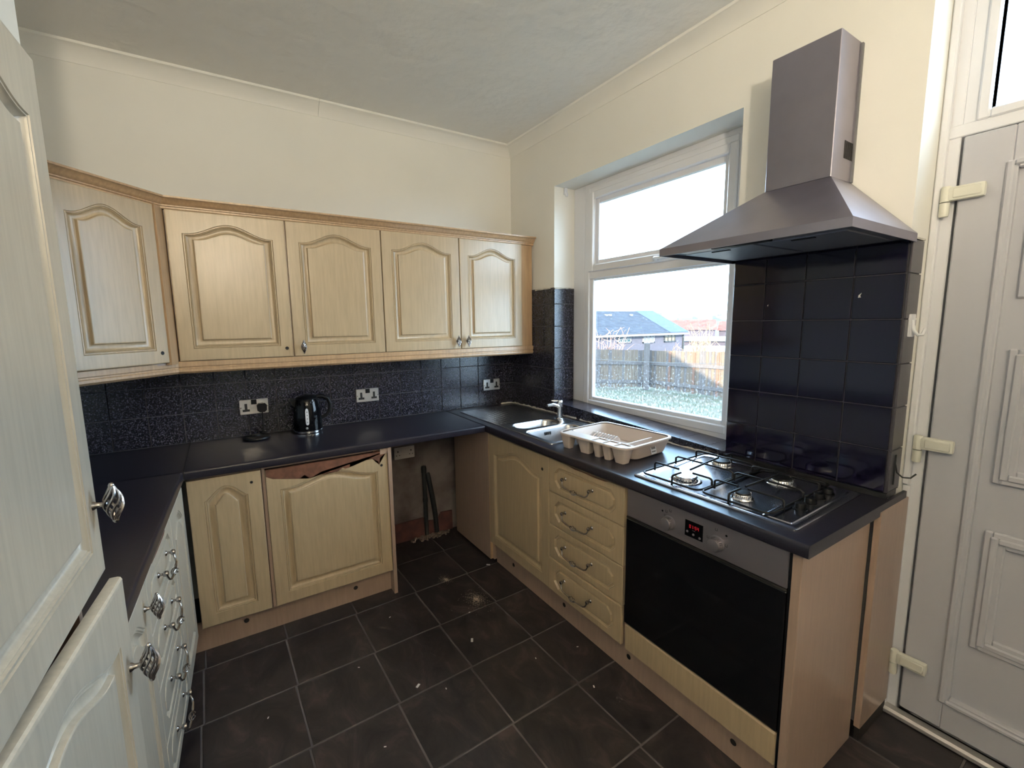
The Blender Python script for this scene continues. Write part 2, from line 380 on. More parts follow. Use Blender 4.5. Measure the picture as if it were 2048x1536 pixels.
# small torn fixing left at the top of the reveal
br = thing('blind_bracket', 'small broken white blind bracket at top left of window reveal', 'bracket', (.09, WY1 - .01, 2.40))
b = MB(); b.box(.075, .10, WY1 - .018, WY1 - .001, 2.385, 2.43, .003); b.box(.080, .096, WY1 - .03, WY1 - .014, 2.372, 2.395, .003); b.build('clip', M_white, br)

# ------------------------------------------------------------------ outside door
do = struct('door_1')
FX = .18
b = MB()
b.box(FX, .25, -2.472, -2.421, .0, DZ1, .003); b.box(FX, .25, DY0, DY0 + .06, 0, DZ1, .003); b.box(FX, .25, DY0, DY1 - .05, DZ1 - .06, DZ1, .003)
b.box(FX - .005, .25, DY0 + .04, -2.44, 2.132, 2.172, .003)
b.box(FX, .25, -2.535, -2.47, 2.165, DZ1 - .05, .004)
b.box(.222, .26, -2.51, -2.421, 0, 2.17, .002); b.box(.222, .26, DY0, -2.45, 0, .07, .002); b.box(.235, .26, DY0, -2.45, 2.09, 2.18, .002)
b.build('outer_frame', M_white, do, smooth=30)
b = MB(); b.box(.155, .182, -2.443, -2.4215, .93, DZ1, .004); b.box(.165, .182, -2.443, -2.4215, .0, .925, .003); b.build('cover_strip', M_white, do, smooth=30)
b = MB(); frame_rect(b, FX - .012, .23, DY0 + .05, -2.505, 2.168, DZ1 - .03, .03, .005); b.build('glazing_bead', M_white, do, smooth=30)
b = MB(ID); b.box(-.002, .002, -.39, .36, 0, .56); o = b.build('pane', M_glass, do, local=True); o.location = (.205, -2.88, 2.18)
# leaf: stiles and rails, raised moulding, inner panels
LX = .168
b = MB()
b.box(LX, .24, -2.60, -2.4815, .045, 2.128, .004); b.box(LX, .24, DY0 + .045, DY0 + .16, .045, 2.128, .004)
b.box(LX, .24, DY0 + .16, -2.60, .045, .16, .003); b.box(LX, .24, DY0 + .16, -2.60, 2.01, 2.128, .003)
b.build('leaf', M_door, do, smooth=30)
b = MB(); frame_rect(b, LX - .010, LX + .03, DY0 + .15, -2.588, .150, 2.022, .018, .005); frame_rect(b, LX - .004, LX + .03, DY0 + .165, -2.603, .165, 2.008, .012, .003)
b.build('leaf_bead', M_door, do, smooth=30)
MB().box(LX + .018, LX + .05, DY0 + .15, -2.60, .14, 2.03).build('infill_panel', M_door, do)
for z0, z1 in ((.40, .83), (.995, 1.44), (1.60, 1.92)):
    b = MB()
    for dd, xx, wv in ((0, .006, .02), (.016, .000, .02), (.032, .008, .02)):
        frame_rect(b, LX + xx, LX + .03, DY0 + .21 + dd, -2.645 - dd, z0 + dd, z1 - dd, wv, .004)
    b.build('panel_moulding', M_door, do, smooth=30)
MB().box(.14, .185, DY0, -2.425, .0, .028, .008).build('threshold', mat('threshold_alu', (.55, .53, .52), .4, .6), do)
for zc in (1.925, 1.072, .225):
    b = MB(); b.lathe([(.0, -.048), (.012, -.047), (.0135, -.04), (.0135, -.003)], (.151, -2.456, zc), 'z', 14)
    b.lathe([(.0135, 0), (.0135, .046), (.012, .05), (0, .05)], (.151, -2.456, zc), 'z', 14)
    b.box(.141, .166, -2.552, -2.456, zc + .001, zc + .047, .009, 2)
    b.box(.139, .15, -2.545, -2.475, zc + .008, zc + .041, .003)
    b.build('hinge', M_hinge, do, smooth=40)

# ------------------------------------------------------------------ fronts
def arch_pts(w, h, mx, mb, mt, rise, d, rnd, n=26):
    x0, x1, zb, zsh = mx + d, w - mx - d, mb + d, h - mt - d * .62
    zc = h - mt + rise - d; P = [(x0, zb), (x1, zb)]
    for k in range(n + 1):
        t = 1 - 2 * k / n
        x = (x0 + x1) / 2 + t * (x1 - x0) / 2
        a = min(abs(t) / .92, 1)
        f = (1 - rnd) * .5 * (1 + math.cos(PI * a)) + rnd * math.cos(PI * a / 2) ** .85
        P.append((x, zsh + (zc - zsh) * f))
    return P
GROOVE = [(0, 0), (.0015, .003), (.004, .0012), (.0075, .0012), (.009, .0045), (.0125, .003), (.015, .0065), (.020, .0095), (.028, .0108), (.037, .0100), (.0405, .0085), (.043, .0012), (.0455, .0004), (.0475, .0004)]
def front(M, w, h, style='arch', mx=.058, mb=.058, mt=.105, rise=.055, t=.018, rnd=0., ch=.004):
    b = MB(M)
    if style == 'arch':
        inner = [(arch_pts(w, h, mx, mb, mt, rise, d, rnd), y * 1.35) for d, y in GROOVE]
        n = len(inner[0][0]) - 3
        def outer(x0, x1, z0, z1):
            return [(x0, z0), (x1, z0)] + [(x1 + (x0 - x1) * k / n, z1) for k in range(n + 1)]
    elif style == 'oct':
        def octo(d):
            c = .034; x0, x1, z0, z1 = .045 + d, w - .045 - d, .030 + d, h - .030 - d; c2 = c - d * .4
            return [(x0 + c2, z0), (x1 - c2, z0), (x1, z0 + c2), (x1, z1 - c2), (x1 - c2, z1), (x0 + c2, z1), (x0, z1 - c2), (x0, z0 + c2)]
        inner = [(octo(d), y * 1.25) for d, y in [(0, 0), (.0015, .0035), (.004, .002), (.007, .007), (.0125, .0085), (.016, .0075), (.018, .001), (.0195, .0004), (.0215, .0004)]]
        def outer(x0, x1, z0, z1):
            return [(x0 + .07, z0), (x1 - .07, z0), (x1, z0), (x1, z1), (x1 - .07, z1), (x0 + .07, z1), (x0, z1), (x0, z0)]
    L = [[(x, t, z) for x, z in outer(0, w, 0, h)]]
    for k in range(4):
        a = k / 3 * PI / 2; o = ch * (1 - math.cos(a)); L.append([(x, ch * (1 - math.sin(a)), z) for x, z in outer(o, w - o, o, h - o)])
    L.append([(x, 0, z) for x, z in outer(ch + .002, w - ch - .002, ch + .002, h - ch - .002)])
    pre = arch_pts(w, h, mx, mb, mt, rise, -.002, rnd) if style == 'arch' else octo(-.002)
    L.append([(x, 0, z) for x, z in pre])
    L += [[(x, y, z) for x, z in pts] for pts, y in inner]
    b.loops(L, True, True, True)
    return b
def place(o, ax):
    """frame at o with local x along ax (2D); front faces to the right-hand side of ax"""
    a = Vector(ax).normalized()
    M = Matrix.Identity(4); M[0][0], M[1][0] = a.x, a.y; M[0][1], M[1][1] = -a.y, a.x
    M[0][3], M[1][3], M[2][3] = o
    return M
def knob(M, s=1.0):
    """twisted cage knob standing off the front at the origin of M"""
    b = MB(M)
    b.lathe([(.0085 * s, 0), (.007 * s, -.003 * s), (.0048 * s, -.006 * s), (.0042 * s, -.016 * s), (.006 * s, -.02 * s), (.003 * s, -.022 * s)], (0, 0, 0), 'y', 12)
    yc = -.029 * s
    for k in range(8):
        P = []; R = []
        for i in range(13):
            u = i / 12; z = (-.5 + u) * .064 * s; r = (.0115 * math.sin(PI * u) ** 1.15 + .0025) * s; a = 2 * PI * k / 8 + u * 2.6
            P.append((r * math.cos(a), yc + r * math.sin(a), z)); R.append(.0023 * s)
        b.tube(P, R, 5)
    for sg in (1, -1):
        b.lathe([(.0, sg * .039 * s), (.003 * s, sg * .038 * s), (.0050 * s, sg * .034 * s), (.0045 * s, sg * .030 * s), (.003 * s, sg * .026 * s)], (0, yc, 0), 'z', 10)
    return b
def bail(M, L=.19):
    """drop handle with two ball feet and a twisted cage at its middle"""
    b = MB(M); h = L / 2
    for sg in (1, -1):
        b.lathe([(.009, 0), (.008, -.003), (.004, -.005), (.004, -.012), (.0075, -.014), (.0095, -.019), (.0075, -.026), (0, -.028)], (sg * h, 0, 0), 'y', 12)
    P = [(-h, -.020, 0), (-h + .002, -.022, -.010), (-h + .008, -.026, -.024), (-h + .020, -.029, -.030), (-h + .045, -.030, -.032), (-.022, -.031, -.034)]
    R = [.004, .0035, .0032, .0034, .0042, .0032]
    b.tube(P, R, 8); b.tube([(-x, y, z) for x, y, z in P], R, 8)
    for k in range(5):
        Q = []
        for i in range(9):
            u = i / 8; r = .0085 * math.sin(PI * u) + .002; a = 2 * PI * k / 5 + u * 2.4
            Q.append(((u - .5) * .046, -.031 + r * math.cos(a), -.034 + r * math.sin(a)))
        b.tube(Q, .0016, 5)
    return b
class holes:
    def __init__(s, M, pts, r=.0045): s.a = (M, pts, r)
    def build(s, *q, **k):
        M, pts, r = s.a
        for x, z in pts: o = MB(M).lathe([(r * 1.5, 0), (r * 1.3, -.0012), (r, -.0012), (r * .7, -.0006)], (x, 0, z), 'y', 10).build(*q, **k)
        return o
def tri_noise(): return random.uniform(-1, 1)

# ------------------------------------------------------------------ wall cabinets
ZT, ZB, YF = 2.0843, 1.3762, -.303
def wall_unit(name, label, xa, xm, xb_, first):
    t = thing(name, label, 'cabinet', ((xa + xb_) / 2, -.14, ZB - .02))
    MB().box(xa, xb_, -.284, -.012, ZB - .012, ZT + .004).build('carcass', M_carc, t)
    ds = []
    for k, (u, w) in enumerate(((xa, xm), (xm, xb_))):
        M = place((u + .0025, YF, ZB), (1, 0))
        ds.append((front(M, w - u - .005, ZT - ZB).build('door', M_beech, t, smooth=28), M, w - u - .005))
    return t, ds
u1, d1 = wall_unit('wall_cabinet', 'beech wall cabinet above the kettle, left door with a bare screw hole', -2.1071, -1.6037, -1.1015, True)
holes(d1[0][1], [(d1[0][2] - .03, .045)], .006).build('screw_hole', M_hole, d1[0][0], smooth=40)
knob(d1[1][1] @ Matrix.Translation((.045, 0, .05)), .95).build('knob', M_chrome, d1[1][0], smooth=50)
u2, d2 = wall_unit('wall_cabinet', 'beech wall cabinet beside the window wall, with two knobs meeting at the middle', -1.1015, -.5968, -.1067, False)
knob(d2[0][1] @ Matrix.Translation((d2[0][2] - .028, 0, .05)), .95).build('knob', M_chrome, d2[0][0], smooth=50)
knob(d2[1][1] @ Matrix.Translation((.040, 0, .05)), .95).build('knob', M_chrome, d2[1][0], smooth=50)
MB().box(-.104, -.012, -.289, -.27, ZB - .012, ZT + .004, .002).build('filler_strip', M_beechd, u2)
# corner unit with the diagonal door
cu = thing('corner_wall_cabinet', 'beech corner wall cabinet with a diagonal arched door over the left worktop', 'cabinet', (-2.45, -.3, ZB - .02))
pa, pb = Vector((-2.425, -.664)), Vector((-2.139, -.366)); ax = (pb - pa).normalized(); nn = Vector((-ax.y, ax.x))
qa, qb = pa + nn * .022, pb + nn * .022
MB().prism([(XL + .012, -.012), (XL + .012, qa.y + .02), (qa.x - .02, qa.y - .01), (qb.x, qb.y), (-2.112, -.284), (-2.112, -.012)], ZB - .012, ZT + .004, 'z').build('carcass', M_carc, cu)
MB().prism([(qb.x, qb.y - .004), (pb.x + .006, pb.y + .004), (-2.1095, -.291), (-2.1095, -.27), (-2.14, -.30)], ZB - .012, ZT + .004, 'z').build('corner_post', M_beechd, cu)
Md = place((pa.x, pa.y, ZB), ax); wd = (pb - pa).length
dd = front(Md, wd, ZT - ZB).build('door', M_beech, cu, smooth=28)
holes(Md, [(wd - .032, .047)], .006).build('screw_hole', M_hole, dd, smooth=40)
CORN = [(-.02, 2.082), (.016, 2.082), (.018, 2.086), (.018, 2.092), (.023, 2.095), (.023, 2.100), (.030, 2.104), (.036, 2.112), (.043, 2.121), (.050, 2.126), (.055, 2.127), (.055, 2.135), (-.02, 2.135)]
PELM = [(-.02, 1.374), (.014, 1.374), (.016, 1.371), (.016, 1.350), (.011, 1.346), (.011, 1.340), (.015, 1.336), (.015, 1.325), (.009, 1.319), (.004, 1.315), (-.02, 1.315)]
ca, cb = pa + nn * .015, Vector((-2.124, -.288))
e0 = ca - ax * .25
cn = thing('cabinet_cornice', 'moulded beech cornice along the tops of the wall cabinets', 'cornice', (-1.2, -.29, 2.08))
MB().sweep([e0, cb + ax * .012, (-1.3, -.288)][:2] + [(cb.x, cb.y)][:0], CORN).build('diagonal_length', M_beechd, cn, smooth=25)
MB().sweep([(cb.x - .004, -.288), (-.012, -.288)], CORN).build('straight_length', M_beechd, cn, smooth=25)
pl = thing('cabinet_pelmet', 'moulded beech pelmet along the bottoms of the wall cabinets', 'pelmet', (-1.2, -.29, 1.31))
MB().sweep([e0, cb + ax * .004], PELM).build('diagonal_length', M_beechd, pl, smooth=25)
MB().sweep([(cb.x - .002, -.284), (-.012, -.284)], PELM).build('straight_length', M_beechd, pl, smooth=25)

# ------------------------------------------------------------------ base units, back run
BT, BB, BY = .856, .141, -.582
bu = thing('base_cabinet', 'narrow beech base cabinet under the socket with the black plug', 'cabinet', (-1.97, -.3, 0))
MB().box(-2.10, -1.822, -.562, -.02, .14, .868).build('carcass', M_carc, bu)
M = place((-2.1169, BY, BB), (1, 0)); w = .2906
o = front(M, w, BT - BB, mt=.105, rise=.06, rnd=.7).build('door', M_beech, bu, smooth=28)
holes(M, [(w - .04, BT - BB - .052)], .0045).build('screw_hole', M_hole, o, smooth=40)
au = thing('appliance_cabinet', 'wide beech appliance door with its foil peeled off along the top', 'cabinet', (-1.5, -.3, 0))
b = MB(); b.box(-1.8205, -1.808, -.575, -.02, .14, .868); b.box(-1.209, -1.190, -.588, -.02, 0, .868); b.box(-1.808, -1.209, -.560, -.54, .852, .868); b.box(-1.25, -1.209, -.585, -.545, .835, .868)
b.build('carcass', M_carc, au)
MB().box(-1.808, -1.209, -.30, -.29, .10, .85).build('back_board', M_hole, au)
M = place((-1.8066, BY, BB), (1, 0)); w = .5963; h = .847 - BB
o = front(M, w, h, mt=.105, rise=.055).build('door', M_beech, au, smooth=28)
holes(M, [(w - .035, h - .075)], .005).build('screw_hole', M_hole, o, smooth=40)
b = MB(M)
tops = [(0, h), (w, h)]; low = []
xs_ = [0.60 * w / .6 * f for f in (1, .97, .955, .93, .92, .915, .86, .80, .70, .665, .655, .62, .60, .55, .47, .44, .425, .40, .33, .29, .25, .15, .05, 0)]
zs_ = [.010, .016, .02, .032, .068, .05, .03, .026, .032, .030, .055, .058, .05, .066, .062, .068, .05, .06, .075, .052, .068, .055, .045, .03]
P = [(0.002, h + .0005), (w - .002, h + .0005)] + [(x if 0 < x < w else (x - .002 if x > 0 else .002), h - z) for x, z in zip(xs_, zs_)]
v0 = [b.v((x, -.0007, z)) for x, z in P]; v1 = [b.v((x, .002, z)) for x, z in P]
b.face(v0); b.face(list(reversed(v1)))
for i in range(len(P)): b.face([v0[i], v1[i], v1[(i + 1) % len(P)], v0[(i + 1) % len(P)]])
bmesh.ops.triangulate(b.bm, faces=b.bm.faces[:])
b.box(.001, w - .001, 0, .018, h - .001, h + .0012)
b.build('peeled_patch', M_mdf, o, label='bare brown board where the foil has peeled')
pk = thing('plinth', 'beech plinth under the back run cabinets', 'plinth', (-1.67, -.525, 0))
MB().box(-2.30, -1.2095, -.527, -.510, .0, .139).build('board', M_carc, pk)
holes(place((-2.13, -.527, 0), (1, 0)), [(.19, .085), (.72, .075)], .008).build('screw_cap', M_hole, pk, smooth=40)

# ------------------------------------------------------------------ base units, window run
XF = -.5746
def MX(y, z, x=XF): return place((x, y, z), (0, -1))
sk = thing('sink_cabinet', 'beech base cabinet under the sink, beside the empty appliance bay', 'cabinet', (-.3, -.9, 0))
b = MB(); b.box(-.556, -.02, -1.216, -1.200, .13, .868); b.box(-.556, -.10, -.614, -.598, .02, .868); b.box(-.556, -.02, -1.20, -.614, .13, .15); b.box(-.556, -.54, -1.20, -.614, .852, .868)
b.build('carcass', M_carc, sk)
b = MB(); b.box(-.575, -.557, -.593, -.10, .02, .868, .001); b.build('side_panel', M_carc, sk)
MB().box(-.574, -.556, -.5974, -.5935, .02, .868).build('edge_strip', M_beechd, sk)
M = MX(-.5995, BB); w = .6165
o = front(M, w, BT - BB, mt=.115, rise=.062).build('door', M_beech, sk, smooth=28)
holes(M, [(w - .055, BT - BB - .075)], .006).build('screw_hole', M_hole, o, smooth=40)
du = thing('drawer_cabinet', 'beech four-drawer base cabinet between the sink cabinet and the oven', 'cabinet', (-.3, -1.47, 0))
b = MB(); b.box(-.556, -.02, -1.236, -1.219, .13, .868); b.box(-.556, -.02, -1.747, -1.731, .13, .868); b.box(-.556, -.02, -1.731, -1.236, .13, .15)
b.build('carcass', M_carc, du)
zz = [.856, .682, .5049, .3238, .141]
wd_ = 1.7349 - 1.2175 - .004
for k in range(4):
    z1, z0 = zz[k] - (.0 if k == 0 else .002), zz[k + 1] + .002
    M = MX(-1.2195, z0, XF - (.004 if k == 3 else 0)); h = z1 - z0
    o = front(M, wd_, h, 'oct').build('drawer', M_beech, du, smooth=28)
    bail(M @ Matrix.Translation((.195 + .030, 0, h * .5 + .012)) @ Matrix.Rotation(0.02 * (k % 2), 4, 'Y'), .19).build('handle', M_chrome, o, smooth=50)
    if k == 0:
        MB(M).prism([(.14, h - .002), (.42, h - .002), (.40, h - .007), (.33, h - .009), (.25, h - .006), (.2, h - .008)], -.0006, .004, 'y').build('peeled_edge', M_mdf, o)
# oven housing
ov = thing('built_in_oven', 'built-in electric oven with steel control panel and black glass door', 'oven', (-.3, -2.07, 0))
OY0, OY1 = -1.7477, -2.3848
MB().box(-.556, -.04, OY1 + .012, OY0 - .012, .268, .866).build('body', M_black, ov)
M = MX(OY0 - .002, 0); wo = OY0 - OY1 - .004
b = MB(M); b.box(0, wo, 0, .02, .741, .862, .003); pn = b.build('control_panel', M_alu, ov, smooth=30)
b = MB(M); b.box(0, wo, -.004, .02, .262, .733, .003); od = b.build('door', M_glassk, ov, smooth=30)
b = MB(M); b.box(.03, .012, -.008, -.004, .30, .70); b.bm.clear(); b.box(.0, wo, -.002, .018, .7335, .7405); b.build('door_gap', M_hole, ov)
for yk in (-1.9587, -2.1536):
    b = MB(M); c = (OY0 - .002 - yk, 0, .790)
    b.lathe([(.028, 0), (.028, -.004), (.0245, -.005), (.0225, -.022), (.0205, -.026), (0, -.027)], c, 'y', 24)
    for q in range(24):
        a = 2 * PI * q / 24; b.box(c[0] + .0235 * math.cos(a) - .0012, c[0] + .0235 * math.cos(a) + .0012, -.022, -.005, c[2] + .0235 * math.sin(a) - .0012, c[2] + .0235 * math.sin(a) + .0012)
    b.build('knob', M_alu, pn, smooth=35)
b = MB(M)
for yk, offs in ((-1.9587, ((-.032, .036), (-.02, .022), (-.014, .04), (.004, .048))), (-2.1536, ((-.005, .048), (.032, .04), (-.034, .01), (.033, .006)))):
    for q, (ox, oz) in enumerate(offs):
        c = (OY0 - .002 - yk + ox, .790 + oz)
        if q == (0 if yk > -2 else 1): b.lathe([(.004, 0), (.004, -.0006), (0, -.0007)], (c[0], 0, c[1]), 'y', 10)
        else: b.box(c[0] - .004, c[0] + .004, -.0006, 0, c[1] - .0045, c[1] - .0035); b.box(c[0] - .004, c[0] - .0032, -.0006, 0, c[1] - .0045, c[1] + .0045); b.box(c[0] + .0032, c[0] + .004, -.0006, 0, c[1] - .0045, c[1] + .0045)
b.build('symbols', M_black, pn, kind='stuff')
cx0 = OY0 - .002 + 2.0275
b = MB(M); b.box(cx0, cx0 + .072, -.0015, .002, .771, .831, .0005); b.build('clock_display', M_gloss, pn)
SEG = {'0': 'abcdef', '1': 'bc', '5': 'afgcd', '4': 'fgbc'}
b = MB(M)
def digit(b, ch, x, z, w=.0065, h=.012, t=.0016):
    R = {'a': (x, x + w, z + h - t, z + h), 'd': (x, x + w, z, z + t), 'g': (x, x + w, z + h / 2 - t / 2, z + h / 2 + t / 2), 'f': (x, x + t, z + h / 2, z + h), 'e': (x, x + t, z, z + h / 2), 'b': (x + w - t, x + w, z + h / 2, z + h), 'c': (x + w - t, x + w, z, z + h / 2)}
    for s_ in SEG[ch]: r = R[s_]; b.box(r[0], r[1], -.0024, -.0014, r[2], r[3])
for ch, ox in (('0', .018), ('1', .0265), ('5', .0405), ('4', .0495)): digit(b, ch, cx0 + ox, .8055)
for dz in (.003, .008): b.box(cx0 + .036, cx0 + .0376, -.0024, -.0014, .8055 + dz, .8055 + dz + .0016)
b.build('clock_digits', M_red, pn, kind='stuff')
for ox, oz in ((.011, .789), (.036, .785), (.061, .781)): MB(M).lathe([(.0045, -.001), (.0045, -.003), (.003, -.0042), (0, -.0044)], (cx0 + ox, 0, oz), 'y', 12).build('clock_button', M_alu, pn, smooth=40)
MB(M).box(cx0 + .031, cx0 + .043, -.002, -.0014, .7985, .7995).build('clock_legend', M_alu, pn)
oh = thing('oven_housing', 'beech oven housing with a tall end panel and a narrow panel below the oven', 'cabinet', (-.3, -2.2, 0))
M = MX(OY0 - .002, .135); h = .252 - .135
b = MB(M); b.box(0, wo, .0, .018, 0, h, .005); b.build('lower_panel', M_beech, oh)
b = MB(); b.box(-.5755, -.10, -2.4195, -2.3925, 0, .868, .0015); b.build('end_panel', M_carc, oh)
MB().box(-.5745, -.555, -2.3925, -2.386, .10, .866).build('packing_strip', M_black, oh)
MB().box(-.52, -.04, OY1, OY0, .252, .264).build('shelf', M_carc, oh)
bp = thing('boxing_panel', 'narrow beech boxing panel between the end panel and the door frame', 'panel', (.0, -2.43, 0))
b = MB(); b.box(-.093, .158, -2.446, -2.4265, .055, .885, .001); b.build('board', M_carc, bp)
MB().box(-.085, .15, -2.444, -2.4275, .0, .055).build('skirting', M_hole, bp)
p2 = thing('plinth', 'beech plinth under the sink, drawers and oven', 'plinth', (-.53, -1.5, 0))
MB().box(-.538, -.520, -2.391, -.618, 0, .133).build('board', M_carc, p2)
holes(place((-.538, -.60, 0), (0, -1)), [(.215, .07), (.70, .075), (1.145, .075), (1.63, .07)], .008).build('screw_cap', M_hole, p2, smooth=40)

# ------------------------------------------------------------------ worktops
def rounded_edge(d0, d1, z0=.87, z1=.91, r=.010):
    """profile across the depth: d0 back, d1 front with rolled front edge"""
    s = 1 if d1 > d0 else -1; P = [(d0, z0), (d0, z1)]
    for k in range(5): a = k / 4 * PI / 2; P.append((d1 - s * r + s * r * math.sin(a), z1 - r + r * math.cos(a)))
    for k in range(4): a = k / 3 * PI / 2; P.append((d1 - s * .005 + s * .005 * math.cos(a), z0 + .005 - .005 * math.sin(a)))
    return P
wt = thing('worktop', 'dark laminate worktop of the back run, carrying the kettle', 'worktop', (-1.36, -.3, .87))
MB().prism(rounded_edge(-.006, -.603), -2.117, -.6005, 'x').build('slab', M_top, wt, smooth=40)
MB().box(-2.121, -2.1165, -.603, -.006, .868, .9125).build('joint_strip', M_seam, wt)
wt2 = thing('worktop', 'dark laminate worktop of the window run, holding sink and hob', 'worktop', (-.3, -1.2, .87))
b = MB()
HX0, HX1, HY0, HY1 = -.520, -.075, -1.17, -.14      # sink cut-out
KX0, KX1, KY0, KY1 = -.515, -.07, -2.34, -1.78      # hob cut-out
P = rounded_edge(HX0, -.598)
b.prism([(x, z) for x, z in P], -2.4425, -.006, 'y')
b.box(HX1, -.004, -2.4425, -.006, .87, .91); 
for y0, y1 in ((-.006, HY1), (HY0, KY1), (KY0, -2.4425)): b.box(HX0, HX1, y0, y1, .87, .91)
b.build('slab', M_top, wt2, smooth=40)
MB().box(-.005, .143, -2.4425, -2.432, .87, .91).build('slab_return', M_top, wt2)
# left run local frame: origin at the inner corner, +y of the frame runs away from the camera
LA = math.atan2(1, .04) - PI / 2
LO = (-2.121, -.60)
def LP(off, s): # point at distance s toward the camera from the corner, off = into the run
    d = Vector((.04, 1)).normalized(); n_ = Vector((-d.y, d.x))
    p = Vector(LO) - d * s + n_ * off; return p
wt3 = thing('worktop', 'dark laminate worktop of the left run, ending at the tall unit', 'worktop', (LO[0], LO[1], .87), LA)
P = rounded_edge(-.555, 0.0)
b = MB(TM[wt3.name] @ Matrix.Translation((0, 0, -.87))); b.prism(P, -1.235, .0, 'y'); b.build('slab', M_top, wt3, smooth=40)
b = MB(); b.prism([(XL + .003, -.006), (XL + .003, -.63), (LP(.58, .0).x, LP(.58, 0).y), (-2.1225, -.61), (-2.1225, -.006)], .87, .91, 'z'); b.build('corner_slab', M_top, wt3)

# ------------------------------------------------------------------ left run cabinets
DOFF = .010
def ML(s, z, off=DOFF):
    """front frame on the left run; s = distance from the corner of the front's LEFT edge as seen from the room"""
    p = LP(off, s); return place((p.x, p.y, z), (.04, 1))
def LBOX(b, o0, o1, s0, s1, z0, z1, bev=0):
    b.M = Matrix.Translation((LO[0], LO[1], 0)) @ Matrix.Rotation(LA, 4, 'Z'); b.box(-o1, -o0, -s1, -s0, z0, z1, bev); return b
c1 = thing('base_cabinet', 'beech corner base cabinet at the end of the left run', 'cabinet', (LP(.3, .15).x, LP(.3, .15).y, 0), LA)
LBOX(MB(), .03, .53, .02, .375, .13, .868).build('carcass', M_carc, c1)
front(ML(.375, BB - .01), .365, BT - BB, mt=.105, rise=.06, rnd=.7).build('door', M_beechlit, c1, smooth=28)
c2 = thing('drawer_cabinet', 'beech four-drawer base cabinet in the left run', 'cabinet', (LP(.3, .6).x, LP(.3, .6).y, 0), LA)
LBOX(MB(), .03, .53, .378, .86, .13, .868).build('carcass', M_carc, c2)
for k in range(4):
    z1, z0 = zz[k] - .002, zz[k + 1] + .002; M = ML(.860, z0 - .004); h = z1 - z0
    o = front(M, .479, h, 'oct').build('drawer', M_beechlit, c2, smooth=28)
    bail(M @ Matrix.Translation((.245, 0, h * .5 + .012)), .16).build('handle', M_chrome, o, smooth=50)
    if k == 0: MB(M).prism([(.10, h - .002), (.36, h - .002), (.33, h - .008), (.2, h - .006)], -.0006, .004, 'y').build('peeled_edge', M_mdf, o)
c3 = thing('base_cabinet', 'beech base cabinet with one knob beside the tall unit', 'cabinet', (LP(.3, 1.05).x, LP(.3, 1.05).y, 0), LA)
LBOX(MB(), .03, .53, .863, 1.225, .13, .868).build('carcass', M_carc, c3)
M = ML(1.225, BB - .006); o = front(M, .362, BT - BB, mt=.105, rise=.06, rnd=.7).build('door', M_beechlit, c3, smooth=28)
knob(M @ Matrix.Translation((.312, 0, .655)), 1.0).build('knob', M_chrome, o, smooth=50)
p3 = thing('plinth', 'beech plinth under the left run', 'plinth', (LP(.07, .6).x, LP(.07, .6).y, 0), LA)
LBOX(MB(), .06, .078, .0, 1.225, 0, .128).build('board', M_carc, p3)
# tall unit
tu = thing('tall_cabinet', 'tall beech housing unit at the left with two doors, the lower one ajar', 'cabinet', (LP(.3, 1.55).x, LP(.3, 1.55).y, 0), LA)
b = LBOX(MB(), .04, .52, 1.24, 1.258, .0, 2.0); LBOX(b, .04, .52, 1.85, 1.868, 0, 2.0); LBOX(b, .04, .52, 1.258, 1.85, 1.98, 2.0); LBOX(b, .04, .52, 1.258, 1.85, .1, .12); LBOX(b, .50, .52, 1.258, 1.85, .12, 1.98)
LBOX(b, .06, .50, 1.258, 1.85, 1.03, 1.05)
b.build('carcass', M_carc, tu)
M = ML(1.835, 1.059, -.004); w = .60; h = .946
o = front(M, w, h, mx=.065, mb=.065, mt=.115, rise=.06, t=.022, ch=.009).build('upper_door', M_beechlit, tu, smooth=28)
knob(M @ Matrix.Translation((w - .03, 0, .145)), 1.05).build('knob', M_chrome, o, smooth=50)
M = ML(1.83, .145, .004) @ Matrix.Rotation(math.radians(-3.2), 4, 'Z'); h = .897
o = front(M, w - .01, h, mx=.065, mb=.065, mt=.115, rise=.06, t=.022, ch=.009).build('lower_door', M_beechlit, tu, smooth=28)
knob(M @ Matrix.Translation((w - .04, 0, h - .185)), 1.1).build('knob', M_chrome, o, smooth=50)
LBOX(MB(), .032, .05, 1.15, 1.868, 2.0, H - .01).build('top_infill', M_wall, tu)

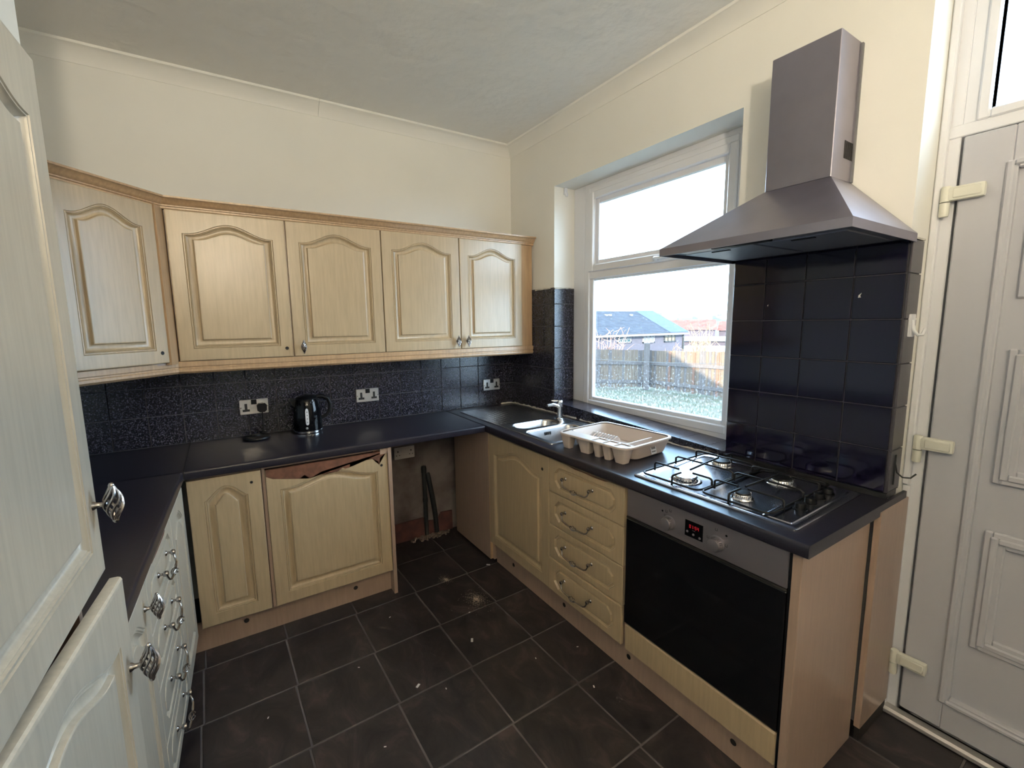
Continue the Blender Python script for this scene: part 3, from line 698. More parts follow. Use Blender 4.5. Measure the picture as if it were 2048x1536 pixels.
# ------------------------------------------------------------------ sink, tap
sn = thing('sink', 'stainless steel one and a half bowl sink with drainer, inset in worktop', 'sink', (-.3, -.65, .91))
SX0, SX1, SY0, SY1 = -.535, -.062, -1.187, -.115
def rrect(x0, x1, y0, y1, r, n=6):
    P = []
    for cx, cy, a0 in ((x1 - r, y1 - r, 0), (x0 + r, y1 - r, 90), (x0 + r, y0 + r, 180), (x1 - r, y0 + r, 270)):
        for k in range(n + 1):
            a = math.radians(a0 + 90 * k / n); P.append((cx + r * math.cos(a), cy + r * math.sin(a)))
    return P
def cell(b, X0, X1, Y0, Y1, x0, x1, y0, y1, r, z, depth):
    """flat rectangular cell with a rounded bowl pressed into it"""
    inner = rrect(x0, x1, y0, y1, r); cx, cy = (x0 + x1) / 2, (y0 + y1) / 2
    out = []
    n = len(inner) // 4
    cor = [(X1, Y1), (X0, Y1), (X0, Y0), (X1, Y0)]
    for i, (px_, py_) in enumerate(inner):
        q = i // n; k = i % n
        if k == n // 2: out.append(cor[q])
        elif (q % 2 == 0) == (k < n // 2): out.append((cor[q][0], py_ if Y0 <= py_ <= Y1 else cor[q][1]))
        else: out.append((px_, cor[q][1]))
    L = [[(x, y, z) for x, y in out], [(x, y, z) for x, y in inner]]
    for off, dz in ((.004, .003), (.007, .012), (.016, depth * .75), (.022, depth * .93), (.040, depth)):
        L.append([(x, y, z - dz) for x, y in rrect(x0 + off, x1 - off, y0 + off, y1 - off, max(r - off * .4, .02))])
    b.loops(L, True, False, True)
z = .9135
b = MB(); cell(b, SX0 + .012, SX1 - .012, -.845, -.640, -.475, -.165, -.828, -.668, .06, z, .11); cell(b, SX0 + .012, SX1 - .012, SY0 + .012, -.845, -.500, -.135, -1.160, -.862, .055, z, .17)
b.build('bowls', M_sink, sn, smooth=40)
b = MB()
L = [rrect(SX0, SX1, SY0, SY1, .012, 2), rrect(SX0 + .001, SX1 - .001, SY0 + .001, SY1 - .001, .012, 2), rrect(SX0 + .006, SX1 - .006, SY0 + .006, SY1 - .006, .010, 2), rrect(SX0 + .0125, SX1 - .0125, SY0 + .0125, SY1 - .0125, .003, 2)]
b.loops([[(x, y, q) for x, y in l] for l, q in zip(L, (.9103, .9145, .916, z))]); b.build('rim', M_sink, sn, smooth=50)
b = MB()   # ridged drainer
rows = []
X0, X1 = SX0 + .012, SX1 - .012
nx = 56
for j, y in enumerate((-.640, -.632, -.626, -.60, -.40, -.20, -.165, -.150, SY1 - .012)):
    row = []
    for i in range(nx + 1):
        x = X0 + (X1 - X0) * i / nx; dip = -.0045 if -.63 < y < -.16 and .05 < i / nx < .95 else 0
        ridge = (.0035 * (1 - abs((i * 14 / nx) % 1 - .5) * 2)) if dip and .08 < i / nx < .92 and -.63 < y < -.19 else 0
        row.append((x, y, z + dip + ridge))
    rows.append(row)
b.loops(rows, closed=False); b.build('drainer', M_sink, sn, smooth=60)
b = MB()
for k in (-1.4, -.5, .5, 1.4): b.box(-.3175 + k * .014 - .003, -.3175 + k * .014 + .003, -.876, -.8735, .868, .886)
b.build('overflow_slots', M_hole, sn, kind='stuff')
tp = thing('mixer_tap', 'chrome single-lever mixer tap behind the half bowl', 'tap', (-.113, -.735, .914))
b = MB(); b.lathe([(.025, .0), (.025, .006), (.019, .010), (.0175, .02), (.0175, .085), (.0165, .10), (.0, .101)], (-.113, -.735, .914), 'z', 20)
b.tube([(-.113, -.735, .985), (-.135, -.733, 1.008), (-.165, -.728, 1.015), (-.205, -.720, 1.012)], [.012, .0125, .0115, .0105], 12)
b.build('body', M_bright, tp, smooth=40)
b = MB(); b.lathe([(.0175, 0), (.0185, .012), (.015, .022), (0, .024)], (-.113, -.735, 1.017), 'z', 18)
b.tube([(-.116, -.732, 1.032), (-.13, -.724, 1.035), (-.16, -.706, 1.036)], [.008, .007, .006], 8); b.build('lever', M_bright, tp, smooth=40)

# ------------------------------------------------------------------ hob
HR = math.radians(1.6)
hb = thing('gas_hob', 'four-burner stainless steel gas hob inset in worktop over the oven', 'hob', (-.291, -2.060, .911), HR)
MH = TM[hb.name]
hw, hl = .250, .3125
b = MB(MH)
L = [(rrect(-hw, hw, -hl, hl, .012, 3), -.0005), (rrect(-hw, hw, -hl, hl, .012, 3), .004), (rrect(-hw + .006, hw - .006, -hl + .006, hl - .006, .012, 3), .008), (rrect(-hw + .018, hw - .018, -hl + .018, hl - .018, .014, 3), .009), (rrect(-hw + .022, hw - .022, -hl + .022, hl - .022, .016, 3), .005)]
b.loops([[(x, y, q) for x, y in l] for l, q in L], True, True, True); b.build('tray', M_hob, hb, smooth=45)
b = MB(MH); b.loops([[(x, y, q) for x, y in l] for l, q in ((rrect(-hw + .026, hw - .026, -hl + .026, -hl + .118, .008, 3), .0045), (rrect(-hw + .029, hw - .029, -hl + .029, -hl + .115, .008, 3), .0085))], True, False, True)
b.build('knob_plate', M_hob, hb, smooth=45)
for k in range(4):
    c = (-.085 + .073 * k, -.250 + .001 * k, .0085); b = MB(MH)
    b.lathe([(.021, 0), (.021, .003), (.0165, .004), (.0155, .017), (.014, .020), (0, .0205)], c, 'z', 20); b.box(c[0] - .0145, c[0] + .0145, c[1] - .003, c[1] + .003, .026, .0305, .001)
    b.build('knob', M_black, hb, smooth=40)
BUR = [(-.142, .142, .050), (.150, .166, .042), (-.137, -.085, .030), (.128, -.092, .042)]
for bx, by, r in BUR:
    b = MB(MH); b.lathe([(r * 1.25, .0055), (r * 1.2, .0075), (r * .95, .008), (r * .9, .020), (r * .86, .0215), (r * .5, .022), (0, .022)], (bx, by, 0), 'z', 28)
    for q in range(28):
        a = 2 * PI * q / 28; b.box(bx + r * .91 * math.cos(a) - .0014, bx + r * .91 * math.cos(a) + .0014, by + r * .91 * math.sin(a) - .0014, by + r * .91 * math.sin(a) + .0014, .009, .020)
    bo = b.build('burner', M_bright, hb, smooth=40)
    b = MB(MH); b.lathe([(r * .84, .0222), (r * .86, .025), (r * .8, .028), (0, .029)], (bx, by, 0), 'z', 28); b.build('burner_cap', M_hob if by > 0 and bx < 0 else M_iron, bo, smooth=40)
    MB(MH).lathe([(.0022, .0055), (.0022, .022), (0, .023)], (bx + r * 1.15, by - .01, 0), 'z', 8).build('spark_plug', M_plast, bo)
for gy0, gy1, bs_ in ((.030, .288, BUR[:2]), (-.222, .022, BUR[2:])):
    b = MB(MH)
    ring = rrect(-.228, .228, gy0, gy1, .028, 5); ring = [(x, y, .016) for x, y in ring]; b.tube(ring + [ring[0]], .0042, 8, cap=False)
    for bx, by, r in bs_:
        ft = r * .62
        fingers = [((bx, gy1), (bx, by + ft)), ((bx, gy0), (bx, by - ft))]
        fingers.append(((-.228 if bx < 0 else .228, by), (bx + (-ft if bx < 0 else ft), by)))
        for (ax0, ay0), (ax1, ay1) in fingers:
            d_ = Vector((ax1 - ax0, ay1 - ay0)).normalized()
            b.tube([(ax0, ay0, .008), (ax0, ay0, .034), (ax0 + d_.x * .003, ay0 + d_.y * .003, .040), (ax0 + d_.x * .012, ay0 + d_.y * .012, .043), (ax1, ay1, .043)], .0042, 8)
    (b1x, b1y, r1), (b2x, b2y, r2_) = bs_
    b.tube([(b1x + r1 * .6, b1y, .043), (0, (b1y + b2y) / 2, .043), (b2x - r2_ * .6, b2y, .043)], .0042, 8)
    for sy in (gy0, gy1): b.tube([(0, sy, .008), (0, sy, .036), (0, sy + (.012 if sy == gy0 else -.012), .043), (0, (b1y + b2y) / 2, .043)], .0042, 8)
    b.build('pan_support', M_iron, hb, smooth=50)

# ------------------------------------------------------------------ cooker hood
hd = thing('cooker_hood', 'brushed steel chimney cooker hood on the wall above the hob', 'hood', (-.2, -2.122, 1.787))
Z0 = 1.787; hy0, hy1 = -2.438, -1.805; hx = -.490
cyl0, cyl1, chx = -2.235, -2.014, -.157
b = MB()
def ring4(x, y0, y1, z): return [(-.006, y0, z), (x, y0, z), (x, y1, z), (-.006, y1, z)]
b.loops([ring4(hx, hy0, hy1, Z0), ring4(hx, hy0, hy1, Z0 + .027), ring4(chx - .002, cyl0 - .002, cyl1 + .002, 2.0185), ring4(chx, cyl0, cyl1, 2.0185)], True, False, False)
b.loops([ring4(hx, hy0, hy1, Z0), ring4(hx + .004, hy0 + .004, hy1 - .004, Z0), ring4(hx + .004, hy0 + .004, hy1 - .004, Z0 + .012)], True)
b.build('canopy', M_steelf, hd, smooth=20)
b = MB(); b.box(chx, -.006, cyl0, cyl1, 2.0185, 2.4785, .002); ch = b.build('chimney', M_steelf, hd, smooth=20)
b = MB()
for k in range(9): xk = -.075 + k * .0075; b.box(xk, xk + .0035, cyl0 - .0012, cyl0 + .004, 2.092, 2.150)
b.build('vent_slots', M_hole, ch, kind='stuff')
MB().box(-.012, -.0005, cyl0 - .006, cyl0 + .002, 2.02, 2.475).build('sealant_bead', M_grey, ch)
b = MB(); b.box(hx + .006, -.008, hy0 + .006, hy1 - .006, Z0 + .012, Z0 + .016); b.build('base_plate', mat('hood_base', (.20, .21, .25), .4, .6), hd)
for y0, y1 in ((hy0 + .05, -2.13), (-2.115, hy1 - .04)):
    b = MB(); b.box(hx + .10, -.05, y0, y1, Z0 + .007, Z0 + .0125, .001)
    f = b.build('grease_filter', mat('filter_metal', (.28, .29, .34), .42, .8), hd)
    b = MB(); b.box((hx + .12), hx + .132, (y0 + y1) / 2 - .035, (y0 + y1) / 2 + .035, Z0 + .004, Z0 + .0072, .001); b.build('latch', M_black, f)
MB().box(hx + .02, hx + .085, hy1 - .30, hy1 - .06, Z0 + .006, Z0 + .0125, .002).build('lamp_cover', M_plast, hd)
MB().box(hx + .025, hx + .050, hy1 - .40, hy1 - .20, Z0 + .0005, Z0 + .0125, .002).build('switch_strip', M_black, hd)

# ------------------------------------------------------------------ dish drainer
dr = thing('dish_drainer', 'beige plastic dish drainer on the worktop beside the sink', 'dish drainer', (-.33, -1.43, .91), math.radians(4.5))
MD = TM[dr.name]
b = MB(MD); zb_, zt_ = .003, .080; X, Y = .178, .212
def shell(x0, x1, y0, y1, r0, z0, dx, r1, z1, th):
    o0 = rrect(x0 + dx, x1 - dx, y0 + dx, y1 - dx, r0, 4); o1 = rrect(x0, x1, y0, y1, r1, 4)
    lip = rrect(x0 - .008, x1 + .008, y0 - .008, y1 + .008, r1 + .006, 4); lip2 = rrect(x0 - .009, x1 + .009, y0 - .009, y1 + .009, r1 + .006, 4)
    i1 = rrect(x0 + th, x1 - th, y0 + th, y1 - th, r1, 4); i0 = rrect(x0 + dx + th, x1 - dx - th, y0 + dx + th, y1 - dx - th, r0, 4)
    f = lambda l, q: [(x, y, q) for x, y in l]
    return [f(o0, z0), f(o1, z1 - .006), f(lip2, z1 - .008), f(lip, z1 - .001), f(rrect(x0 - .004, x1 + .004, y0 - .004, y1 + .004, r1, 4), z1 + .001), f(i1, z1), f(i0, z0 + .003)]
b.loops(shell(-X + .0, X, -Y, Y, .035, .012, .020, .04, zt_, .003)[1:6], True)
b.loops(shell(-X + .075, X, -Y, Y, .035, .006, .020, .04, zt_ - .006, .003)[:2] + [], True, True, False)
b.loops([[(x, y, q) for x, y in l] for l, q in ((rrect(-X + .098, X - .023, -Y + .023, Y - .023, .03, 4), .009), (rrect(-X + .078, X - .003, -Y + .003, Y - .003, .04, 4), zt_ - .006))], True, True, False)
b.box(-X + .003, -X + .080, -Y + .010, Y - .010, zt_ - .0085, zt_ - .006)
b.build('tray', M_tray, dr, smooth=40)
for y0, y1, xi in ((-.205, -.125, .068), (-.118, -.068, .060), (-.058, -.010, .060), (.005, .090, .062), (.135, .205, .055)):
    b = MB(MD); yc, xc = (y0 + y1) / 2, -X + .004 + xi / 2; hx2, hy2 = xi / 2, (y1 - y0) / 2
    b.loops([[(x, y, q) for x, y in l] for l, q in ((rrect(xc - hx2 * .62, xc + hx2 * .62, yc - hy2 * .62, yc + hy2 * .62, .008, 3), 0.0005), (rrect(xc - hx2, xc + hx2, yc - hy2, yc + hy2, .010, 3), zt_ - .007))], True, True, False)
    b.build('cutlery_cup', M_tray, dr, smooth=40)
b = MB(MD)
for k in range(4): yk = -.200 + .066 * k; b.box(-X + .004, -X + .072, yk - .004, yk + .004, zt_ - .010, zt_ - .001, .001)
b.box(-X + .066, -X + .074, -.205, .0, zt_ - .012, zt_ - .001, .001); b.box(-X + .072, X - .03, -.118, -.112, .01, zt_ - .02, .001)
b.build('cup_divider', M_tray, dr)
for k in range(9):
    yk = -.015 + .018 * k
    MB(MD).prism([(-.085, .010), (.03, .010), (.03, .050), (.012, .066), (.004, .066), (-.085, .020)], yk, yk + .008, 'y').build('rack_rib', M_tray, dr)
b = MB(MD @ Matrix.Translation((.03, -Y + .0055, .045)) @ Matrix.Rotation(math.radians(-15), 4, 'X')); b.box(-.020, .020, -.0014, -.0004, -.026, .024); st = b.build('price_label', M_sticker, dr)
b = MB(b.M)
for k, wk in enumerate((.002, .001, .003, .001, .002, .0015, .003, .001, .002)): b.box(-.015 + k * .0034, -.015 + k * .0034 + wk, -.0019, -.0014, -.004, .019)
for k in range(6): b.box(-.014 + k * .005, -.011 + k * .005, -.0019, -.0014, -.018, -.012)
b.build('barcode', M_black, st, kind='stuff')

# ------------------------------------------------------------------ kettle, base, plug, sockets
kt = thing('kettle', 'glossy black cordless kettle with a clear level window, on the back worktop', 'kettle', (-1.533, -.105, .911))
KC = (-1.533, -.105, .911)
b = MB(); b.lathe([(.074, .0), (.080, .003), (.081, .014), (.079, .016)], KC, 'z', 36); b.build('base_ring', M_bright, kt, smooth=40)
b = MB(); b.lathe([(.078, .016), (.079, .03), (.077, .09), (.072, .15), (.066, .185), (.060, .198)], KC, 'z', 36)
b.build('body', M_gloss, kt, smooth=60)
b = MB(); b.lathe([(.060, .198), (.061, .203), (.054, .212), (.03, .219), (0, .221)], KC, 'z', 32); b.lathe([(.012, .218), (.013, .228), (0, .230)], KC, 'z', 16); b.build('lid', M_black, kt, smooth=40)
b = MB(); b.prism([(-.060, .150), (-.060, .202), (-.092, .206), (-.094, .196), (-.074, .160)], -.020, .020, 'y'); b.bm.transform(Matrix.Translation(KC)); b.build('spout', M_black, kt, smooth=30)
b = MB()
b.tube([(KC[0] + .055, KC[1], KC[2] + .205), (KC[0] + .085, KC[1] - .003, KC[2] + .207), (KC[0] + .118, KC[1] - .006, KC[2] + .190), (KC[0] + .130, KC[1] - .007, KC[2] + .155), (KC[0] + .124, KC[1] - .006, KC[2] + .115), (KC[0] + .104, KC[1] - .004, KC[2] + .088), (KC[0] + .074, KC[1], KC[2] + .075)], [.013, .014, .013, .012, .011, .010, .010], 10)
b.build('handle', M_black, kt, smooth=60)
def on_kettle(ang, r, z): return (KC[0] + r * math.cos(ang), KC[1] + r * math.sin(ang), KC[2] + z)
A0 = math.radians(-100)
b = MB(); rr_ = []
for zz_, hw_ in ((.052, .0), (.054, .07), (.060, .11), (.08, .12), (.13, .125), (.142, .10), (.148, .06), (.150, 0.)):
    r_ = .0785 - max(0, zz_ - .03) * .045 - (.0 if zz_ < .09 else (zz_ - .09) * .04) + .0008
    rr_.append([on_kettle(A0 + hw_ * s_, r_ + .0009, zz_) for s_ in (-1, -.5, 0, .5, 1)])
b.loops(rr_, closed=False); lw = b.build('level_window', M_sticker, kt, smooth=60)
b = MB()
for zz_ in (.07, .09, .11, .13):
    r_ = .0785 - (zz_ - .03) * .045 - (.0 if zz_ < .09 else (zz_ - .09) * .04) + .0025
    p = on_kettle(A0 + .01, r_, zz_); b.box(p[0] - .0022, p[0] + .0022, p[1] - .0006, p[1] + .001, p[2] - .002, p[2] + .002)
b.build('level_marks', M_black, lw, kind='stuff')
b = MB(); p = on_kettle(A0 - .06, .0795, .034); b.lathe([(.007, .001), (.007, -.001), (.005, -.0018), (0, -.0018)], p, 'y', 16); b.build('badge', M_plate, kt)
kb = thing('kettle_stand', 'round black kettle power base on the worktop below the left socket', 'power base', (-1.806, -.115, .911))
b = MB(); b.lathe([(.066, 0), (.069, .004), (.067, .011), (.058, .014), (.02, .015), (.019, .024), (0, .025)], (-1.806, -.115, .911), 'z', 32); b.build('disc', M_black, kb, smooth=40)
b = MB(); b.tube([(-1.79, -.055, .916), (-1.775, -.035, .917), (-1.765, -.028, .93), (-1.764, -.03, .99), (-1.763, -.035, 1.045)], .0032, 8); b.build('cord', M_black, kb, smooth=60)
b = MB(); b.prism([(-.024, -.018), (-.012, -.028), (.012, -.028), (.024, -.018), (.026, .012), (.016, .024), (-.016, .024), (-.026, .012)], -.046, -.0225, 'y'); b.bm.transform(Matrix.Translation((-1.763, 0, 1.073))); b.build('plug', M_black, kb)
def socket(name, label, xc, zc, plate, dark=True, w=.146, h=.086, y=-.0105, cover_right=False, cat='socket'):
    t = thing(name, label, cat, (xc, y, zc), 0, None)
    b = MB(); b.box(xc - w / 2, xc + w / 2, y - .009, y, zc - h / 2, zc + h / 2, .003); b.build('plate', plate, t, smooth=40)
    if dark:
        for sx in (-1, 1):
            c = xc + sx * .041; b = MB()
            b.box(c - .018, c + .018, y - .0105, y - .0085, zc - .026, zc - .013); b.box(c - .0065, c + .0065, y - .0105, y - .0085, zc - .014, zc + .020); b.build('pin_slots', M_hole, t)
        b = MB(); b.box(xc - .014, xc + .014, y - .0135, y - .0085, zc + .014, zc + .042, .001); b.build('switch', M_black, t)
        for sx in (-1, 1): MB().lathe([(.0035, 0), (.0035, -.001), (0, -.0014)], (xc + sx * .0665, y - .009, zc - .002), 'y', 10).build('screw', M_chrome, t)
    else:
        for sx in (-1, 1):
            c = xc + sx * .047; b = MB()
            b.box(c - .004, c + .004, y - .0098, y - .0085, zc + .008, zc + .018); b.box(c - .014, c - .007, y - .0098, y - .0085, zc - .016, zc - .011); b.box(c + .007, c + .014, y - .0098, y - .0085, zc - .016, zc - .011)
            b.build('pin_slots', M_hole, t)
        for sx in (-1, 1): MB().box(xc + sx * .014 - .006, xc + sx * .014 + .006, y - .0115, y - .0085, zc + .010, zc + .030, .001).build('switch', plate, t)
    return t
socket('double_socket', 'brushed steel double socket with a black plug in its right half', -1.801, 1.078, M_plate)
socket('double_socket', 'brushed steel double socket right of the kettle', -1.150, 1.082, M_plate)
socket('double_socket', 'brushed steel double socket in the corner above the drainer', -.206, 1.072, M_plate)
socket('double_socket', 'white plastic double socket low in the empty appliance bay', -.917, .650, M_plast, False, w=.146, h=.084, y=-.0035)

# bay plumbing
pp = thing('standpipe', 'black waste standpipe against the plaster in the appliance bay', 'pipe', (-.79, -.04, 0))
b = MB(); b.tube([(-.785, -.035, .02), (-.786, -.035, .30), (-.790, -.035, .50)], .015, 12); b.build('pipe', M_pipe, pp, smooth=50)
b = MB(); b.lathe([(.019, 0), (.020, .03), (.017, .045), (.010, .045)], (-.790, -.035, .49), 'z', 14); b.build('collar', M_pipe, pp, smooth=40); b = MB(); b.lathe([(.018, 0), (.018, .03)], (-.786, -.035, .27), 'z', 14); b.build('collar', M_pipe, pp, smooth=40)
p4 = thing('waste_pipe', 'dark slanting waste pipe beside the standpipe in the appliance bay', 'pipe', (-.72, -.04, 0))
b = MB(); b.tube([(-.705, -.032, .02), (-.715, -.032, .18), (-.735, -.028, .33), (-.752, -.018, .44), (-.757, -.010, .47)], .018, 12); b.build('pipe', M_pipe, p4, smooth=50)
db = []
rb = MB()
for k in range(70):
    x, y = random.gauss(-.77, .07), -.03 - abs(random.gauss(0, .022)); s = random.uniform(.004, .012)
    rb.box(x - s, x + s, y - s, y + s, .0, s * 1.3, s * .3)
rb.build('rubble', mat('rubble', (.20, .15, .12), .95, noise=.5, nscale=60), None, label='crumbled mortar and plaster at the foot of the bay wall', category='rubble', kind='stuff')

# ------------------------------------------------------------------ hooks on the tile return
hk = thing('adhesive_hook', 'pale plastic adhesive hook near the top of the tiled return by the door', 'hook', (.045, -2.432, 1.52))
b = MB(); b.box(.022, .062, -2.4355, -2.4315, 1.478, 1.555, .006, 2); b.tube([(.042, -2.435, 1.535), (.042, -2.441, 1.50), (.044, -2.452, 1.484), (.052, -2.462, 1.486), (.060, -2.466, 1.505)], .0055, 8); b.build('hook', M_sticker, hk, smooth=50)
hk2 = thing('wire_hook', 'dark wire hook low on the tiled return above the worktop end', 'hook', (.03, -2.432, 1.02))
b = MB(); b.box(.026, .036, -2.4345, -2.4315, .955, 1.065, .002); b.tube([(.031, -2.433, 1.03), (.036, -2.438, 1.00), (.046, -2.452, .984), (.060, -2.470, .984), (.070, -2.482, 1.000)], .0028, 8); b.build('hook', M_pipe, hk2, smooth=50)
# scraps on the floor
cb_ = MB()
for (x, y, s) in ((-1.345, -1.30, .007), (-1.02, -1.18, .008), (-.606, -.62, .008), (-1.53, -1.05, .003), (-.83, -1.45, .003), (-.93, -.98, .003), (-1.25, -1.38, .003), (-.72, -1.72, .004), (-.62, -1.50, .003), (-1.30, -.78, .003), (-1.9, -1.12, .003), (-1.55, -1.5, .003)):
    cb_.M = Matrix.Translation((x, y, 0)) @ Matrix.Rotation(random.random() * 3, 4, 'Z'); cb_.box(-s * 1.5, s * 1.5, -s * .7, s * .7, .0, s * .5, s * .15)
cb_.build('plaster_crumbs', mat('crumbs', (.7, .68, .66), .8), None, label='small white plaster crumbs scattered on the floor tiles', category='crumbs', kind='stuff')
du_ = MB()
for cx_, cy_, sg_, n_ in ((-.905, -.62, .020, 420), (-.845, -.90, .036, 900)):
    for k in range(n_):
        a = random.random() * 2 * PI; r = abs(random.gauss(0, 1)) * sg_; x, y = cx_ + r * math.cos(a) * .9, cy_ + r * math.sin(a) * 1.25; s = random.uniform(.0008, .0019)
        p = [du_.v((x + s * math.cos(q * 2.1 + a), y + s * math.sin(q * 2.1 + a), .0008)) for q in range(3)]; tpv = du_.v((x, y, .0008 + s))
        for q in range(3): du_.face([p[q], p[(q + 1) % 3], tpv])
du_.build('sawdust', mat('dust', (.42, .34, .27), .95), None, label='two small heaps of pale dust on the dark floor tiles', category='dust', kind='stuff')

# ------------------------------------------------------------------ garden and town beyond the window
CX, CY, CZ = -1.93716, -2.99367, 1.54239
def polar(az, D, sl=None): 
    a = math.radians(az); return (CX + D * math.cos(a), CY + D * math.sin(a), CZ + (sl or 0) * D)
M_far = mat('far_upvc', (.13, .135, .15), .7)
M_grass = mat('rough_grass', (.055, .065, .045), .95, col2=(.08, .07, .055), nscale=1.4, bump=.6, bscale=12)
M_fence = mat('fence_wood', (.11, .082, .06), .85, noise=.25, nscale=5, nvec=(4, 4, .5))
M_fence2 = mat('fence_wood_grey', (.09, .078, .074), .85, noise=.25, nscale=5, nvec=(4, 4, .5))
gd = struct('ground_garden')
MB().prism([(.36, -30), (60, -30), (60, 60), (.36, 60)], -1.9, -1.5, 'z').build('lawn', M_grass, gd)
gs = MB()
for k in range(2600):
    az, D = random.uniform(28, 50), random.uniform(9, 20); p = polar(az, D); hgt = random.uniform(.03, .12); a = random.random() * 6.28; w_ = .012
    q = [gs.v((p[0] + w_ * math.cos(a), p[1] + w_ * math.sin(a), -1.5)), gs.v((p[0] - w_ * math.cos(a), p[1] - w_ * math.sin(a), -1.5)), gs.v((p[0] + random.uniform(-.06, .06), p[1] + random.uniform(-.06, .06), -1.5 + hgt))]
    gs.face(q)
gs.build('grass_tufts', mat('grass_blade', (.08, .09, .055), .9), None, label='rough tufts of grass in the garden outside the window', category='grass', kind='stuff')
F0, F1, F2 = Vector(polar(50, 21.2)[:2]), Vector(polar(40.45, 21.0)[:2]), Vector(polar(27, 18.6)[:2])
def fence(name, label, A, B, zt, zb, seed, gap, cols, extra_posts):
    rnd = random.Random(seed); d = (B - A); Ln = d.length; d.normalize(); n = Vector((d.y, -d.x))
    if n.dot(Vector((CX, CY)) - A) < 0: n = -n
    t = thing(name, label, 'fence', ((A.x + B.x) / 2, (A.y + B.y) / 2, -1.5))
    def Z(f): return zt[0] + (zt[1] - zt[0]) * f, zb[0] + (zb[1] - zb[0]) * f
    s = 0; k = 0
    while s < Ln - .05:
        w_ = rnd.choice(cols); f = s / Ln; z1, z0 = Z(f); p = A + d * (s + w_ / 2)
        M = Matrix.Identity(4); M[0][0], M[1][0] = d.x, d.y; M[0][1], M[1][1] = -n.x, -n.y; M[0][3], M[1][3] = p.x, p.y
        b = MB(M); o_ = rnd.choice((0, .02)) if gap else rnd.uniform(0, .006); b.box(-w_ / 2 + .004, w_ / 2 - .004, .03 + o_, .05 + o_, z0 + rnd.uniform(-.02, .05), z1 + rnd.uniform(-.015, .015)); b.build('board', rnd.choice((M_fence, M_fence, M_fence2)), t)
        s += w_; k += 1
    M = Matrix.Identity(4); M[0][0], M[1][0] = d.x, d.y; M[0][1], M[1][1] = -n.x, -n.y; M[0][3], M[1][3] = A.x, A.y
    for fz in (.62, .13):
        b = MB(M); (a1, a0), (c1_, c0) = Z(0), Z(1)
        za, zc = a0 + (a1 - a0) * fz, c0 + (c1_ - c0) * fz
        b.loops([[(0, -.02, za), (0, .03, za), (0, .03, za + .14), (0, -.02, za + .14)], [(Ln, -.02, zc), (Ln, .03, zc), (Ln, .03, zc + .14), (Ln, -.02, zc + .14)]], True, True, True); b.build('rail', M_fence2, t)
    for sp in extra_posts:
        b = MB(M); z1, z0 = Z(sp / Ln); b.box(sp - .05, sp + .05, .0, .029, z0, z1 - .05); b.build('post', mat('post_wood', (.11, .06, .04), .85) if 'post_wood' not in bpy.data.materials else bpy.data.materials['post_wood'], t)
fence('garden_fence', 'wooden garden fence of uneven boards, left of the tall post', F0, F1, (.29, .245), (-1.5, -1.45), 3, True, (.10, .14, .16, .2), ())
fence('garden_fence', 'wooden garden fence half lit by sun, right of the tall post', F1 + (F2 - F1).normalized() * .06, F2, (.245, .37), (-1.42, -1.5), 5, False, (.12, .15), (1.05, 2.15, 3.15, 3.9))
gp = thing('fence_post', 'tall timber post at the corner of the garden fence', 'post', polar(40.5, 20.7)[:2] + (-1.5,))
p = polar(40.5, 20.75); b = MB(Matrix.Translation((p[0], p[1], 0)) @ Matrix.Rotation(math.radians(40), 4, 'Z')); b.box(-.1, .1, -.125, .125, -1.5, .58, .01); b.build('timber', M_fence2, gp)
wlh = thing('washing_line', 'thin washing line stretched in front of the garden fence', 'line', polar(45, 15)[:2] + (.2,))
pa_, pb_ = Vector(polar(52, 17)), Vector(polar(30, 16)); pa_.z, pb_.z = .27, .15
MB().tube([pa_.lerp(pb_, k / 12) - Vector((0, 0, .06 * math.sin(PI * k / 12))) for k in range(13)], .006, 6).build('cord', mat('line_cord', (.10, .10, .10), .8), wlh)
for q in (pa_, pb_): MB().tube([(q.x, q.y, -1.5), (q.x, q.y, q.z + .06)], .03, 8).build('pole', M_far, wlh)
# house across the way
M_render = mat('house_render', (.062, .062, .082), .9, noise=.1, nscale=3)
hs = thing('house', 'grey rendered terraced house with a slate roof beyond the fence', 'house', (25, 28, -4))
HX0_, HX1_, HYF, HYB = 8., 35.6, 24.7, 33.0; EZ, RZ, RYm = .49, 2.42, 28.7
MB().box(HX0_, HX1_, HYF, HYB, -6, EZ).build('wall', M_render, hs)
MB().prism([(HYF + .1, EZ), (HYB - .1, EZ), (RYm, RZ - .12)], HX1_ - .3, HX1_, 'x').build('gable', M_render, hs)
def slope(b, x0, x1, th=.12, lift=0):
    e = .35; sl_ = (RZ - EZ) / (RYm - HYF)
    b.loops([[(x0, HYF - e, EZ - e * sl_ + lift), (x0, RYm, RZ + lift), (x0, RYm, RZ + th + lift), (x0, HYF - e, EZ - e * sl_ + th + lift)], [(x1, HYF - e, EZ - e * sl_ + lift), (x1, RYm, RZ + lift), (x1, RYm, RZ + th + lift), (x1, HYF - e, EZ - e * sl_ + th + lift)]], True, True, True)
b = MB(); slope(b, HX0_, 33.2); b.prism([(RYm, RZ), (HYB + .3, EZ), (HYB + .3, EZ + .12), (RYm, RZ + .12)], HX0_, HX1_ + .3, 'x')
nrow = 16
for k in range(nrow):
    f = k / nrow; y = HYF - .35 + (RYm - HYF + .35) * f; zr_ = EZ - .35 * (RZ - EZ) / (RYm - HYF) + (RZ - EZ + .17) * f + .11
    b.box(HX0_, 33.2, y, y + .03, zr_, zr_ + .04)
b.build('roof', mat('house_slate', (.028, .036, .052), .8, noise=.3, nscale=2), hs)
